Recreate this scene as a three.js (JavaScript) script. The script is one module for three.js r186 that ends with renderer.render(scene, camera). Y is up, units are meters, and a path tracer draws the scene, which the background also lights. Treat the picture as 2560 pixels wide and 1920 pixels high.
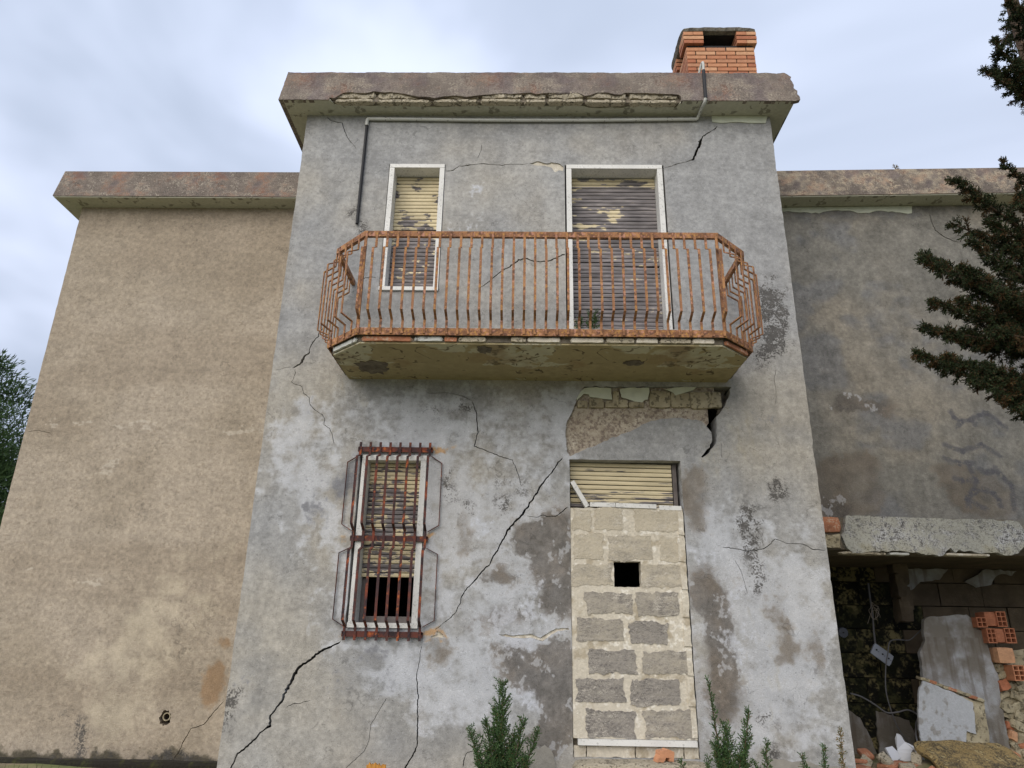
import * as THREE from 'three';
import { mergeGeometries } from 'three/addons/utils/BufferGeometryUtils.js';

// ---------------------------------------------------------------- camera
const scene = new THREE.Scene();
const camera = new THREE.PerspectiveCamera(56.82, 1024 / 768, 0.05, 600);
camera.position.set(0, 1.2, 6.5);
camera.rotation.set(0.345, 0.0194, 0.0163, 'YXZ');

const renderer = new THREE.WebGLRenderer({ antialias: true });
renderer.setSize(1024, 768);
renderer.shadowMap.enabled = true;
renderer.toneMapping = THREE.LinearToneMapping;
renderer.toneMappingExposure = 1.84;

// ---------------------------------------------------------------- noise
function rng(seed) { let a = seed >>> 0; return () => { a = (a + 0x6D2B79F5) | 0; let t = Math.imul(a ^ (a >>> 15), 1 | a); t = (t + Math.imul(t ^ (t >>> 7), 61 | t)) ^ t; return ((t ^ (t >>> 14)) >>> 0) / 4294967296; }; }
const NT = new Float32Array(65536); { const r = rng(77); for (let i = 0; i < 65536; i++) NT[i] = r(); }
function vn(x, y) {
  const xi = Math.floor(x), yi = Math.floor(y); let fx = x - xi, fy = y - yi;
  fx = fx * fx * (3 - 2 * fx); fy = fy * fy * (3 - 2 * fy);
  const x0 = xi & 255, x1 = (xi + 1) & 255, y0 = (yi & 255) << 8, y1 = ((yi + 1) & 255) << 8;
  const a = NT[y0 + x0], b = NT[y0 + x1], c = NT[y1 + x0], d = NT[y1 + x1];
  return a + (b - a) * fx + (c - a) * fy + (a - b - c + d) * fx * fy;
}
function fbm(x, y, o = 4) { let s = 0, a = .5, t = 0; for (let i = 0; i < o; i++) { s += a * vn(x, y); t += a; const q = x * 1.62 - y * 1.22 + 17.3; y = x * 1.22 + y * 1.62 + 9.7; x = q; a *= .5; } return s / t; }
const sst = (a, b, x) => { x = Math.min(1, Math.max(0, (x - a) / (b - a))); return x * x * (3 - 2 * x); };
const mix = (a, b, t) => a + (b - a) * t;

// ---------------------------------------------------------------- sky: a closed deck of thin cloud
{
  const w = 1024, h = 512, d = new Float32Array(w * h * 4);
  for (let j = 0; j < h; j++) for (let i = 0; i < w; i++) {
    const el = ((j + .5) / h - .5) * Math.PI, az = (i + .5) / w * Math.PI * 2;
    const y = Math.sin(el), c = Math.cos(el), X = c * Math.cos(az), Z = c * Math.sin(az), k = (j * w + i) * 4;
    if (y < -.02) { d[k] = .12; d[k + 1] = .12; d[k + 2] = .1; d[k + 3] = 1; continue; }
    const q = 1 / (Math.max(y, 0) + .22), u = X * q, v = Z * q;
    const wx = fbm(u * .9 + 5, v * .9 + 3, 3), a = fbm(u * 2.3 + wx * 2.2 + 40, v * 3.1 + wx * 1.5 + 11, 5), b = fbm(u * .8 + 90, v * .8 + 60, 3);
    const t = sst(.33, .66, a * .55 + b * .45);
    const L = (.88 + .28 * t) * (.9 + .22 * sst(0, 1, y));
    d[k] = L * mix(.325, .40, t); d[k + 1] = L * mix(.375, .44, t); d[k + 2] = L * mix(.475, .545, t); d[k + 3] = 1;
  }
  const sky = new THREE.DataTexture(d, w, h, THREE.RGBAFormat, THREE.FloatType);
  sky.mapping = THREE.EquirectangularReflectionMapping; sky.magFilter = sky.minFilter = THREE.LinearFilter; sky.wrapS = THREE.RepeatWrapping; sky.needsUpdate = true;
  scene.background = sky; scene.environment = sky;
}
// ---------------------------------------------------------------- the veiled sun, wide and soft
const sun = new THREE.DirectionalLight(0xfff4e4, 1.5);
sun.position.set(-7, 13, 15); sun.target.position.set(0, 2, 0);
sun.castShadow = true; sun.shadow.radius = 110; sun.shadow.mapSize.set(2048, 2048);
Object.assign(sun.shadow.camera, { left: -14, right: 14, top: 14, bottom: -14, near: 1, far: 60 });
scene.add(sun, sun.target);

// ---------------------------------------------------------------- traced outlines, in metres
const CRACKS=[
[2.117,6.611,0.011,2.041,6.542,0.011,1.945,6.473,0.014,1.911,6.397,0.031,1.877,6.312,0.025,1.819,6.17,0.022,1.733,6.133,0.007,1.649,6.111,0.01,1.565,6.074,0.007,1.491,6.054,0.006],
[-0.888,6.0,0.008,-0.803,6.01,0.011,-0.75,6.067,0.008,-0.632,6.077,0.013,-0.561,6.09,0.006,-0.474,6.1,0.011,-0.378,6.091,0.006,-0.283,6.079,0.01,-0.188,6.092,0.006,-0.045,6.093,0.006,0.015,6.105,0.005],
[0.406,4.98,0.014,0.342,4.953,0.014,0.252,4.901,0.015,0.162,4.886,0.014,0.087,4.891,0.012,-0.003,4.924,0.014,-0.078,4.907,0.015,-0.137,4.847,0.018,-0.226,4.795,0.012,-0.314,4.719,0.011,-0.416,4.618,0.009,-0.474,4.576,0.005],
[-2.26,6.722,0.007,-2.213,6.668,0.008,-2.088,6.642,0.008,-2.055,6.559,0.007,-2.012,6.441,0.007,-1.966,6.382,0.005,-1.893,6.295,0.004],
[-1.739,4.658,0.007,-1.658,4.683,0.009,-1.592,4.692,0.007,-1.546,4.688,0.006],
[-2.034,4.115,0.007,-2.069,4.06,0.007,-2.071,4.03,0.009,-2.111,3.979,0.011,-2.144,3.9,0.009,-2.147,3.85,0.013,-2.191,3.791,0.022,-2.204,3.747,0.024,-2.254,3.703,0.019,-2.293,3.69,0.006],
[-2.267,3.672,0.005,-2.258,3.626,0.005,-2.267,3.587,0.005,-2.284,3.537,0.005,-2.249,3.513,0.005,-2.211,3.499,0.005,-2.174,3.488,0.005,-2.154,3.426,0.005,-2.089,3.371,0.005,-2.083,3.315,0.005,-2.052,3.278,0.005,-2.012,3.241,0.005,-1.951,3.209,0.005,-1.919,3.159,0.005,-1.918,3.104,0.005,-1.861,3.068,0.005,-1.828,2.996,0.005,-1.814,2.951,0.005,-1.802,2.92,0.005],
[-2.311,3.691,0.004,-2.378,3.682,0.004,-2.417,3.663,0.004,-2.457,3.66,0.004],
[-0.947,3.439,0.004,-0.889,3.432,0.004,-0.809,3.442,0.004,-0.738,3.441,0.004,-0.648,3.419,0.004,-0.576,3.396,0.004,-0.522,3.369,0.004],
[-0.506,3.352,0.006,-0.467,3.247,0.008,-0.442,3.048,0.008,-0.472,2.911,0.008,-0.311,2.85,0.008,-0.209,2.809,0.008,-0.111,2.78,0.006,-0.072,2.696,0.006,-0.049,2.628,0.006,-0.029,2.542,0.004],
[0.361,2.806,0.008,0.315,2.763,0.01,0.255,2.665,0.012,0.195,2.598,0.012,0.154,2.538,0.017,0.113,2.46,0.014,0.055,2.377,0.014,-0.009,2.271,0.017,-0.084,2.2,0.017,-0.141,2.13,0.017,-0.163,2.084,0.012,-0.197,2.027,0.012,-0.235,1.947,0.012,-0.279,1.879,0.012,-0.301,1.823,0.008,-0.34,1.79,0.01,-0.395,1.728,0.012,-0.449,1.662,0.01,-0.515,1.59,0.01,-0.546,1.536,0.008,-0.55,1.492,0.007,-0.586,1.417,0.007,-0.634,1.358,0.006,-0.715,1.299,0.004,-0.758,1.267,0.004],
[0.403,2.348,0.008,0.359,2.31,0.009,0.288,2.257,0.008,0.236,2.256,0.007,0.172,2.267,0.007,0.114,2.249,0.005,0.032,2.259,0.004],
[-1.57,1.157,0.013,-1.632,1.124,0.013,-1.704,1.093,0.018,-1.775,1.051,0.02,-1.797,1.022,0.023,-1.843,0.992,0.018,-1.901,0.951,0.02,-1.944,0.893,0.028,-1.961,0.836,0.028,-1.996,0.767,0.023,-2.012,0.694,0.02,-2.059,0.632,0.013,-2.099,0.565,0.015,-2.095,0.488,0.025,-2.157,0.449,0.01,-2.209,0.389,0.015,-2.261,0.334,0.015,-2.338,0.279,0.013,-2.376,0.173,0.013,-2.382,0.136,0.011],
[-0.872,1.129,0.004,-0.877,1.036,0.005,-0.894,0.921,0.006,-0.888,0.819,0.009,-0.871,0.741,0.009,-0.872,0.652,0.01,-0.861,0.477,0.011,-0.86,0.358,0.011,-0.903,0.272,0.011,-0.951,0.197,0.011,-0.972,0.155,0.01],
[-1.138,0.714,0.004,-1.192,0.624,0.004,-1.256,0.513,0.004,-1.258,0.394,0.004,-1.299,0.308,0.004,-1.376,0.243,0.004,-1.431,0.189,0.004],
[-1.974,0.636,0.005,-1.928,0.659,0.005,-1.855,0.667,0.005,-1.785,0.692,0.004],
[1.785,2.006,0.004,1.835,2.0,0.006,2.001,1.974,0.006,2.07,1.98,0.007,2.156,1.997,0.007,2.204,2.033,0.006,2.26,2.082,0.006,2.359,2.046,0.004,2.482,2.04,0.006,2.531,2.028,0.007,2.578,1.997,0.007,2.697,1.991,0.006],
[1.884,1.886,0.004,1.927,1.808,0.004,1.942,1.738,0.004,1.966,1.613,0.004],
[-0.472,0.213,0.008,-0.465,0.276,0.006,-0.444,0.32,0.005,-0.394,0.328,0.004],
[-0.505,6.35,0.005,-0.515,6.253,0.005,-0.547,6.176,0.004],
[1.853,2.968,0.004,1.845,2.894,0.004,1.846,2.821,0.004],
[2.442,3.706,0.004,2.415,3.605,0.004,2.425,3.504,0.004,2.404,3.361,0.004]];
const CRACKS_LEFT=[[-3.109,0.543,0.005,-3.197,0.443,0.008,-3.285,0.32,0.008,-3.413,0.281,0.008,-3.461,0.173,0.008,-3.507,0.053,0.008,-3.559,-0.03,0.005],
[-5.904,3.433,0.006,-5.777,3.45,0.006,-5.613,3.414,0.004]], CRACKS_RIGHT=[[5.266,6.506,0.011,5.266,6.383,0.013,5.297,6.257,0.013,5.388,6.17,0.013,5.485,6.113,0.011,5.556,6.089,0.009]];
const SPALLS=[[0.026,6.103,0.113,6.137,0.224,6.104,0.264,6.123,0.351,6.104,0.401,6.063,0.391,6.01,0.35,6.019,0.303,5.991,0.271,6.047,0.192,6.077,0.097,6.08],
[-0.214,1.235,-0.147,1.241,-0.081,1.227,-0.004,1.237,0.073,1.244,0.156,1.216,0.228,1.261,0.289,1.293,0.383,1.3,0.4,1.297,0.4,1.282,0.305,1.273,0.25,1.24,0.173,1.189,0.073,1.215,-0.004,1.211,-0.103,1.212],
[-0.79,1.214,-0.739,1.231,-0.746,1.257,-0.718,1.252,-0.683,1.216,-0.693,1.2,-0.727,1.207,-0.782,1.198]];
const BARE=[0.579,3.516,0.514,3.434,0.487,3.351,0.46,3.263,0.407,3.165,0.385,3.068,0.394,2.962,0.398,2.867,0.428,2.823,0.48,2.847,0.567,2.885,0.67,2.928,0.836,3.009,1.002,3.075,1.118,3.141,1.244,3.185,1.451,3.211,1.595,3.194,1.686,3.179,1.733,3.126,1.768,3.073,1.769,2.999,1.738,2.925,1.652,2.832,1.669,2.821,1.739,2.878,1.807,2.968,1.821,3.042,1.82,3.127,1.828,3.224,1.868,3.268,1.927,3.356,1.959,3.422,1.981,3.5,2.0,3.531];
const FLAKES=[[0.573,3.502,0.642,3.51,0.768,3.509,0.831,3.504,0.843,3.388,0.765,3.393,0.681,3.409,0.624,3.413,0.619,3.441,0.567,3.446,0.498,3.373,0.506,3.423],
[0.92,3.494,1.041,3.512,1.198,3.512,1.206,3.464,1.182,3.392,1.145,3.38,1.118,3.356,1.015,3.384,0.932,3.417],
[1.354,3.499,1.471,3.519,1.66,3.524,1.626,3.491,1.541,3.467,1.455,3.437,1.436,3.466]];
const BAND_STONES=[[0.507,3.302,0.607,3.375],[0.616,3.303,0.765,3.404],[0.773,3.308,0.889,3.378],[0.846,3.322,0.909,3.483],[0.897,3.31,0.994,3.39],[0.996,3.311,1.15,3.375],[1.204,3.31,1.406,3.488],[1.401,3.312,1.593,3.468],[1.592,3.306,1.803,3.481],[1.795,3.316,1.892,3.482]];
const STAINS=[
[0,[-0.094,2.119,-0.049,2.189,0.067,2.214,0.183,2.25,0.3,2.24,0.411,2.299,0.432,2.126,0.429,1.923,0.426,1.701,0.422,1.348,0.394,1.337,0.306,1.409,0.273,1.419,0.184,1.439,0.172,1.546,0.184,1.633,0.138,1.697,0.07,1.696,0.036,1.751,0.104,1.807,0.184,1.864,0.184,1.931,0.069,1.929,-0.023,1.928,-0.092,1.983,-0.139,2.05]],
[0,[-0.384,1.734,-0.272,1.813,-0.181,1.836,-0.123,1.771,-0.156,1.693,-0.223,1.67,-0.314,1.68]],
[0,[-0.217,1.38,-0.129,1.456,-0.006,1.479,0.106,1.449,0.139,1.396,0.095,1.353,0.017,1.384,-0.05,1.383,-0.104,1.308,-0.17,1.286,-0.216,1.328]],
[0,[-0.581,1.291,-0.506,1.355,-0.452,1.419,-0.438,1.324,-0.458,1.261,-0.514,1.281]],
[0,[-0.392,1.272,-0.327,1.336,-0.261,1.358,-0.259,1.285,-0.325,1.263]],
[6,[-0.597,2.228,-0.541,2.275,-0.47,2.265,-0.435,2.253,-0.49,2.172,-0.51,2.091,-0.462,2.035,-0.448,1.956,-0.503,1.888,-0.562,1.932,-0.599,1.987,-0.579,2.079]],
[6,[-0.861,1.14,-0.753,1.184,-0.63,1.154,-0.551,1.094,-0.581,1.032,-0.69,1.02,-0.801,1.049,-0.868,1.068]],
[0,[-0.265,1.077,-0.173,1.116,-0.039,1.056,0.068,1.032,0.174,1.121,0.307,1.148,0.434,1.163,0.424,0.429,0.353,0.381,0.277,0.369,0.162,0.378,0.046,0.388,-0.018,0.41,0.046,0.48,0.123,0.54,0.2,0.588,0.213,0.707,0.2,0.79,0.043,0.812,-0.115,0.834,-0.169,0.906,-0.237,0.991]],
[0,[1.613,1.762,1.744,1.778,1.796,1.708,1.79,1.638,1.738,1.541,1.746,1.459,1.814,1.433,1.841,1.259,1.813,0.958,1.813,0.805,1.792,0.58,1.682,0.554,1.52,0.551]],
[6,[1.472,2.631,1.547,2.722,1.608,2.753,1.666,2.734,1.686,2.614,1.665,2.466,1.604,2.176,1.521,2.08,1.49,2.032,1.464,2.221,1.451,2.463]],
[0,[1.474,1.801,1.575,1.775,1.648,1.758,1.739,1.732,1.718,1.482,1.479,1.479,1.461,1.62]],
[6,[2.175,1.493,2.192,1.658,2.228,1.659,2.263,1.521,2.29,1.386,2.276,1.266,2.349,1.174,2.342,1.005,2.161,0.989,2.15,1.198]],
[6,[2.508,1.498,2.54,1.471,2.544,1.283,2.558,1.073,2.534,0.995,2.425,1.006,2.454,1.124,2.413,1.241,2.481,1.335]],
[6,[2.277,0.914,2.319,0.928,2.332,0.864,2.296,0.844]],
[6,[2.218,1.784,2.25,1.792,2.241,1.687,2.209,1.679]],
[2,[1.928,1.142,2.045,1.196,2.106,1.118,2.076,0.835,1.964,0.807,1.921,0.934]],
[2,[1.948,3.356,2.072,3.357,2.055,3.066,2.011,2.751,2.011,2.598,1.922,2.597,1.934,2.958]],
[2,[-1.813,3.563,-1.714,3.564,-1.7,3.412,-1.736,3.318,-1.801,3.355]],
[2,[-1.945,3.279,-1.807,3.318,-1.802,3.096,-1.89,3.095]],
[3,[2.02,2.407,2.099,2.378,2.121,2.229,2.086,2.025,1.981,1.994,1.956,2.198]],
[3,[2.002,1.838,2.109,1.825,2.079,1.601,2.009,1.545,1.977,1.655]],
[3,[1.977,1.951,2.123,1.953,2.128,1.868,2.011,1.852]],
[3,[2.002,0.389,2.125,0.415,2.124,0.295,1.989,0.269]],
[3,[1.912,0.694,2.034,0.696,2.036,0.584,1.929,0.595]],
[5,[-1.772,2.429,-1.71,2.621,-1.593,2.83,-1.552,2.831,-1.562,2.486,-1.65,2.418,-1.709,2.336]],
[5,[-1.944,2.522,-1.893,2.55,-1.868,2.442,-1.902,2.387]],
[5,[-2.03,2.332,-1.86,2.375,-1.83,2.216,-1.991,2.227]],
[5,[-1.422,1.07,-1.274,1.096,-1.084,1.052,-1.104,0.984,-1.376,0.98]],
[5,[-1.412,1.04,-1.276,1.053,-1.079,1.091,-1.086,1.01,-1.22,0.973,-1.296,0.995]],
[5,[-1.12,0.804,-1.106,0.941,-1.075,0.941,-1.075,0.85,-1.116,0.748]],
[6,[-1.87,0.792,-1.796,0.793,-1.776,0.726,-1.837,0.725]],
[6,[-1.586,0.662,-1.529,0.708,-1.46,0.62,-1.492,0.575,-1.555,0.596]],
[5,[-1.626,0.819,-1.436,0.89,-1.444,0.844,-1.564,0.808]],
[5,[-2.4,0.874,-2.351,0.875,-2.35,0.784,-2.379,0.773]],
[5,[-1.655,0.978,-1.595,1.002,-1.592,0.842,-1.628,0.841]],
[3,[-2.504,0.737,-2.405,0.738,-2.41,0.604,-2.46,0.45,-2.491,0.341,-2.532,0.448]],
[5,[-2.286,3.303,-2.225,3.313,-2.184,3.267,-2.261,3.238]],
[5,[-2.104,3.268,-2.043,3.278,-1.999,3.204,-2.05,3.185]],
[3,[-1.063,3.363,-0.983,3.364,-0.981,3.326,-1.052,3.326]],
[3,[-0.902,3.346,-0.813,3.338,-0.818,3.263,-0.881,3.29]],
[3,[-0.638,3.386,-0.511,3.397,-0.508,3.294,-0.617,3.302]],
[3,[-0.941,3.253,-0.897,3.253,-0.895,3.216,-0.93,3.216]],
[3,[-0.747,2.677,-0.688,2.69,-0.681,2.545,-0.639,2.379,-0.686,2.379,-0.738,2.485]],
[3,[-0.579,2.357,-0.426,2.347,-0.412,2.277,-0.54,2.252]],
[3,[-0.239,2.385,-0.098,2.375,-0.097,2.281,-0.237,2.291]],
[3,[-0.077,2.577,-0.006,2.578,-0.005,2.482,-0.076,2.493]],
[3,[-0.22,2.611,-0.149,2.624,-0.171,2.54,-0.218,2.515]],
[3,[2.328,4.507,2.491,4.484,2.453,4.124,2.351,4.099,2.314,4.265]],
[3,[2.262,3.958,2.437,3.983,2.417,3.798,2.277,3.785]],
[3,[2.431,4.733,2.585,4.735,2.608,4.334,2.583,3.823,2.336,3.821,2.355,4.332]],
[5,[2.19,3.293,2.265,3.316,2.267,3.24,2.204,3.228]],
[5,[2.321,3.262,2.419,3.22,2.532,3.114,2.524,3.05,2.422,3.155]],
[3,[2.224,2.631,2.391,2.613,2.395,2.472,2.245,2.45]],
[5,[0.219,2.497,0.266,2.509,0.289,2.38,0.219,2.355]],
[1,[0.003,1.674,0.116,1.697,0.161,1.589,0.184,1.503,0.184,1.271,0.139,1.249,0.095,1.343,0.05,1.384,-0.039,1.383,-0.071,1.309,-0.015,1.268,-0.148,1.255,-0.259,1.264,-0.218,1.423,-0.04,1.5,0.015,1.565]],
[1,[0.273,1.409,0.306,1.409,0.31,1.252,0.293,1.066,0.271,1.066]],
[1,[-0.146,1.182,0.162,1.208,0.184,1.105,0.031,1.031,-0.144,1.059]],
[1,[-0.466,2.137,-0.376,2.231,-0.235,2.21,-0.233,2.118,-0.346,2.025,-0.428,2.035]],
[1,[-0.075,0.786,0.043,0.812,0.187,0.79,0.213,0.647,0.096,0.622,-0.008,0.655]],
[1,[1.491,1.912,1.587,1.941,1.707,2.026,1.71,1.942,1.655,1.849,1.749,1.851,1.744,1.787,1.577,1.812]],
[1,[1.79,1.638,1.949,1.655,1.941,1.572,1.817,1.46,1.747,1.473]],
[1,[1.854,1.407,1.937,1.381,1.933,1.194,1.921,0.934,1.825,0.932,1.835,1.193]],
[1,[1.751,1.351,1.819,1.325,1.786,1.113,1.723,1.191]],
[1,[-0.834,5.292,-0.744,5.346,-0.561,5.401,-0.391,5.384,-0.605,5.329,-0.74,5.257]],
[1,[-0.588,5.726,-0.497,5.819,-0.433,5.764,-0.445,5.654,-0.538,5.635]],
[4,[-0.884,2.881,-0.776,2.91,-0.597,2.884,-0.801,2.853,-0.826,2.811,-0.868,2.825]],
[4,[-0.881,2.084,-0.814,2.072,-0.838,2.021,-0.876,1.994]],
[4,[-0.872,1.255,-0.77,1.233,-0.696,1.257,-0.693,1.199,-0.781,1.209,-0.828,1.15]],
[4,[-1.62,2.101,-1.578,2.101,-1.577,1.998,-1.619,2.023]],
[4,[-1.615,1.255,-1.57,1.244,-1.573,1.209]]];
const STAINS_LEFT=[
[0,[-3.173,0.995,-3.295,0.891,-3.365,0.813,-3.375,0.538,-3.123,0.493]],
[0,[-3.125,1.229,-3.225,1.149,-3.268,1.071,-3.112,1.047]],
[2,[-3.664,2.825,-3.202,2.951,-3.061,1.962,-3.528,1.983]],
[2,[-3.581,3.255,-3.137,3.354,-3.151,3.013,-3.513,3.008]],
[9,[-4.174,1.724,-3.618,1.829,-3.13,1.836,-3.097,1.415,-3.181,1.228,-3.452,0.837,-3.444,0.149,-4.33,0.039,-4.57,0.519,-4.32,1.029,-4.327,1.343]],
[3,[-4.814,0.392,-4.692,0.394,-4.689,0.321,-4.77,0.319]],
[3,[-4.635,0.322,-4.548,0.299,-4.471,0.013,-4.57,0.035]],
[3,[-5.345,-0.073,-5.004,-0.048,-4.424,-0.022,-3.838,-0.028,-3.476,0.03,-3.117,0.025,-3.1,-0.085,-5.331,-0.124]],
[7,[-5.645,3.612,-5.567,3.613,-5.558,3.469,-5.614,3.484]],
[7,[-5.376,3.599,-5.122,3.579,-5.142,3.528,-5.334,3.551]],
[7,[-5.516,1.844,-5.422,1.873,-5.422,1.817,-5.506,1.802]],
[7,[-4.981,1.726,-4.582,1.746,-4.625,1.677,-4.943,1.686]],
[7,[-4.893,3.524,-4.528,3.56,-4.234,3.484,-4.818,3.461]],
[7,[-3.59,3.507,-3.064,3.497,-3.057,3.443,-3.55,3.45]],
[7,[-4.924,3.084,-4.784,3.147,-4.8,2.932,-4.952,2.93]]];
const STAINS_RIGHT=[
[0,[3.576,3.998,3.747,4.01,3.916,3.938,4.191,3.92,4.394,3.943,4.388,3.671,4.333,3.816,4.058,3.824,3.782,3.831]],
[0,[4.599,3.756,4.68,3.768,4.734,3.634]],
[0,[3.368,2.756,3.582,2.797,3.739,2.703,3.687,2.607,3.526,2.53,3.364,2.584]],
[5,[3.705,2.993,3.979,3.035,4.013,2.764,3.784,2.628,3.71,2.76]],
[9,[3.909,3.359,4.116,3.443,4.187,3.163,3.964,2.963,3.787,3.059]],
[5,[3.341,3.109,3.598,3.442,4.035,3.503,4.266,3.284,4.229,2.746,3.934,2.848,3.516,2.843]],
[2,[3.453,5.2,3.987,5.275,4.376,5.092,4.067,4.413,3.472,4.518]],
[2,[4.376,5.092,4.772,4.98,4.656,4.31,4.293,4.306]],
[7,[4.396,5.349,4.554,5.421,4.549,5.256,5.029,5.26,5.021,5.213,4.395,5.208]],
[7,[3.657,5.485,4.013,5.464,3.993,5.322,3.66,5.343]]];
const GRAFFITI=[[5.017,3.803,5.044,3.72,5.114,3.679,5.215,3.691,5.347,3.765,5.43,3.786,5.498,3.735],
[5.114,3.679,5.063,3.617],
[5.252,3.681,5.275,3.65],
[5.53,3.704,5.561,3.664,5.618,3.613],
[5.016,2.777,5.108,2.855,5.206,2.875,5.312,2.838,5.352,2.762,5.364,2.686],
[4.996,2.719,5.007,2.681],
[4.91,3.008,4.998,2.97,5.154,2.991],
[5.217,3.11,5.285,3.071,5.366,3.092,5.463,3.015],
[4.871,3.401,5.067,3.321,5.296,3.406,5.479,3.271],
[5.093,3.184,5.154,2.969,5.007,2.756,5.193,2.654],
[5.397,3.134,5.534,2.921,5.502,2.658],
[4.839,3.236,4.987,3.183,5.145,3.185]];
const NOTCH=[-2.181,6.777,-2.124,6.773,-2.08,6.813,-2.043,6.849,-1.956,6.861,-1.891,6.849,-1.794,6.844,-1.7,6.872,-1.587,6.858,-1.507,6.864,-1.377,6.839,-1.215,6.796,-1.087,6.792,-1.022,6.772,-0.928,6.8,-0.785,6.811,-0.672,6.793,-0.546,6.817,-0.419,6.828,-0.292,6.85,-0.196,6.838,-0.069,6.85,0.043,6.859,0.09,6.839,0.186,6.853,0.376,6.86,0.52,6.87,0.206,6.825,0.304,6.843,0.554,6.857,0.623,6.812,0.692,6.826,0.748,6.858,0.86,6.865,0.956,6.836,1.025,6.836,1.081,6.862,1.178,6.855,1.289,6.859,1.427,6.846,1.565,6.843,1.654,6.833,1.673,6.803,1.675,6.735];
const BLOCKS=[[0.449,2.136,0.622,2.333,0.15],
[0.651,2.139,0.89,2.341,0.15],
[1.0,2.139,1.421,2.331,0.2],
[0.46,1.879,0.725,2.099,0.15],
[0.753,1.878,1.14,2.093,0.3],
[1.234,1.876,1.422,2.09,0.2],
[0.443,1.655,0.789,1.842,0.3],
[1.054,1.654,1.431,1.841,0.3],
[0.555,1.417,0.956,1.599,0.55],
[0.997,1.415,1.351,1.601,0.5],
[0.478,1.199,0.874,1.377,0.65],
[0.923,1.176,1.259,1.357,0.8],
[0.563,0.942,0.963,1.123,0.9],
[1.025,0.937,1.432,1.118,0.75],
[0.456,0.714,0.86,0.899,0.9],
[0.921,0.701,1.328,0.89,0.95],
[0.535,0.451,0.946,0.658,1.0],
[1.015,0.451,1.446,0.654,0.7]];
// ---------------------------------------------------------------- helpers
const V2 = (x, y) => new THREE.Vector2(x, y), V3 = (x, y, z) => new THREE.Vector3(x, y, z);
const taken = {};
function numbered(n) { const k = taken[n] = (taken[n] ?? -1) + 1; return k ? `${n}_${String(k).padStart(3, '0')}` : n; }
function mesh(name, geo, mat, parent, label) {
  const m = new THREE.Mesh(geo, mat); m.name = name; m.castShadow = m.receiveShadow = true;
  if (label) m.userData.label = label;
  parent.add(m); return m;
}
function group(name, parent, label) { const g = new THREE.Group(); g.name = name; if (label) g.userData.label = label; parent.add(g); return g; }
function thing(name, label, category, grp, pos = [0, 0, 0], ry = 0) {
  const g = new THREE.Group(); g.name = numbered(name); g.position.set(...pos); g.rotation.y = ry;
  g.userData = { label, category }; if (grp) g.userData.group = grp; scene.add(g); return g;
}
function oneMesh(name, label, category, grp, geo, mat) {
  const m = new THREE.Mesh(geo, mat); m.name = numbered(name); m.castShadow = m.receiveShadow = true;
  m.userData = { label, category }; if (grp) m.userData.group = grp; scene.add(m); return m;
}
function structure(name, geo, mat) { const m = new THREE.Mesh(geo, mat); m.name = name; m.userData.kind = 'structure'; m.castShadow = m.receiveShadow = true; scene.add(m); return m; }
// uv in metres on the dominant plane of each face
function uvm(geo, s = 1, ou = 0, ov = 0) {
  const g = geo.index ? geo.toNonIndexed() : geo, p = g.attributes.position, n = p.count, uv = new Float32Array(n * 2);
  const a = V3(), b = V3(), c = V3(), e = V3();
  for (let i = 0; i < n; i += 3) {
    a.fromBufferAttribute(p, i); b.fromBufferAttribute(p, i + 1); c.fromBufferAttribute(p, i + 2);
    e.subVectors(b, a).cross(c.clone().sub(a)); const x = Math.abs(e.x), y = Math.abs(e.y), z = Math.abs(e.z);
    [a, b, c].forEach((q, k) => {
      const U = z >= x && z >= y ? [q.x, q.y] : y >= x ? [q.x, q.z] : [q.z, q.y];
      uv[(i + k) * 2] = U[0] * s + ou; uv[(i + k) * 2 + 1] = U[1] * s + ov;
    });
  }
  g.setAttribute('uv', new THREE.BufferAttribute(uv, 2)); return g;
}
function box(x0, x1, y0, y1, z0, z1) { const g = new THREE.BoxGeometry(x1 - x0, y1 - y0, z1 - z0); g.translate((x0 + x1) / 2, (y0 + y1) / 2, (z0 + z1) / 2); return uvm(g); }
function bump3(x, y, z, f) { return (vn(x * f + 3.1, y * f + z * f * .7 + 8) + vn(z * f + 31, x * f * .6 + y * f * .9 + 50) - 1); }
// a rough lump: subdivided box pushed about by noise
function lump(w, h, d, amp, seed, seg = [5, 3, 3], f = 14) {
  const g = new THREE.BoxGeometry(w, h, d, ...seg), p = g.attributes.position, o = seed * 7.13;
  for (let i = 0; i < p.count; i++) {
    const x = p.getX(i), y = p.getY(i), z = p.getZ(i);
    const rr = Math.pow(Math.abs(2 * x / w), 6) + Math.pow(Math.abs(2 * y / h), 6) + Math.pow(Math.abs(2 * z / d), 6), k = rr > 1 ? Math.pow(rr, -1 / 9) : 1;
    p.setXYZ(i, x * k + amp * bump3(x + o, y, z, f), y * k + amp * bump3(y, z + o, x, f), z * k + amp * bump3(z, x, y + o, f));
  }
  const q = g.toNonIndexed(); q.computeVertexNormals(); return uvm(q, 1, seed * .37, seed * .61);
}
function shapeOf(flat) { const s = []; for (let i = 0; i < flat.length; i += 2) s.push(V2(flat[i], flat[i + 1])); return s; }
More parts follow.
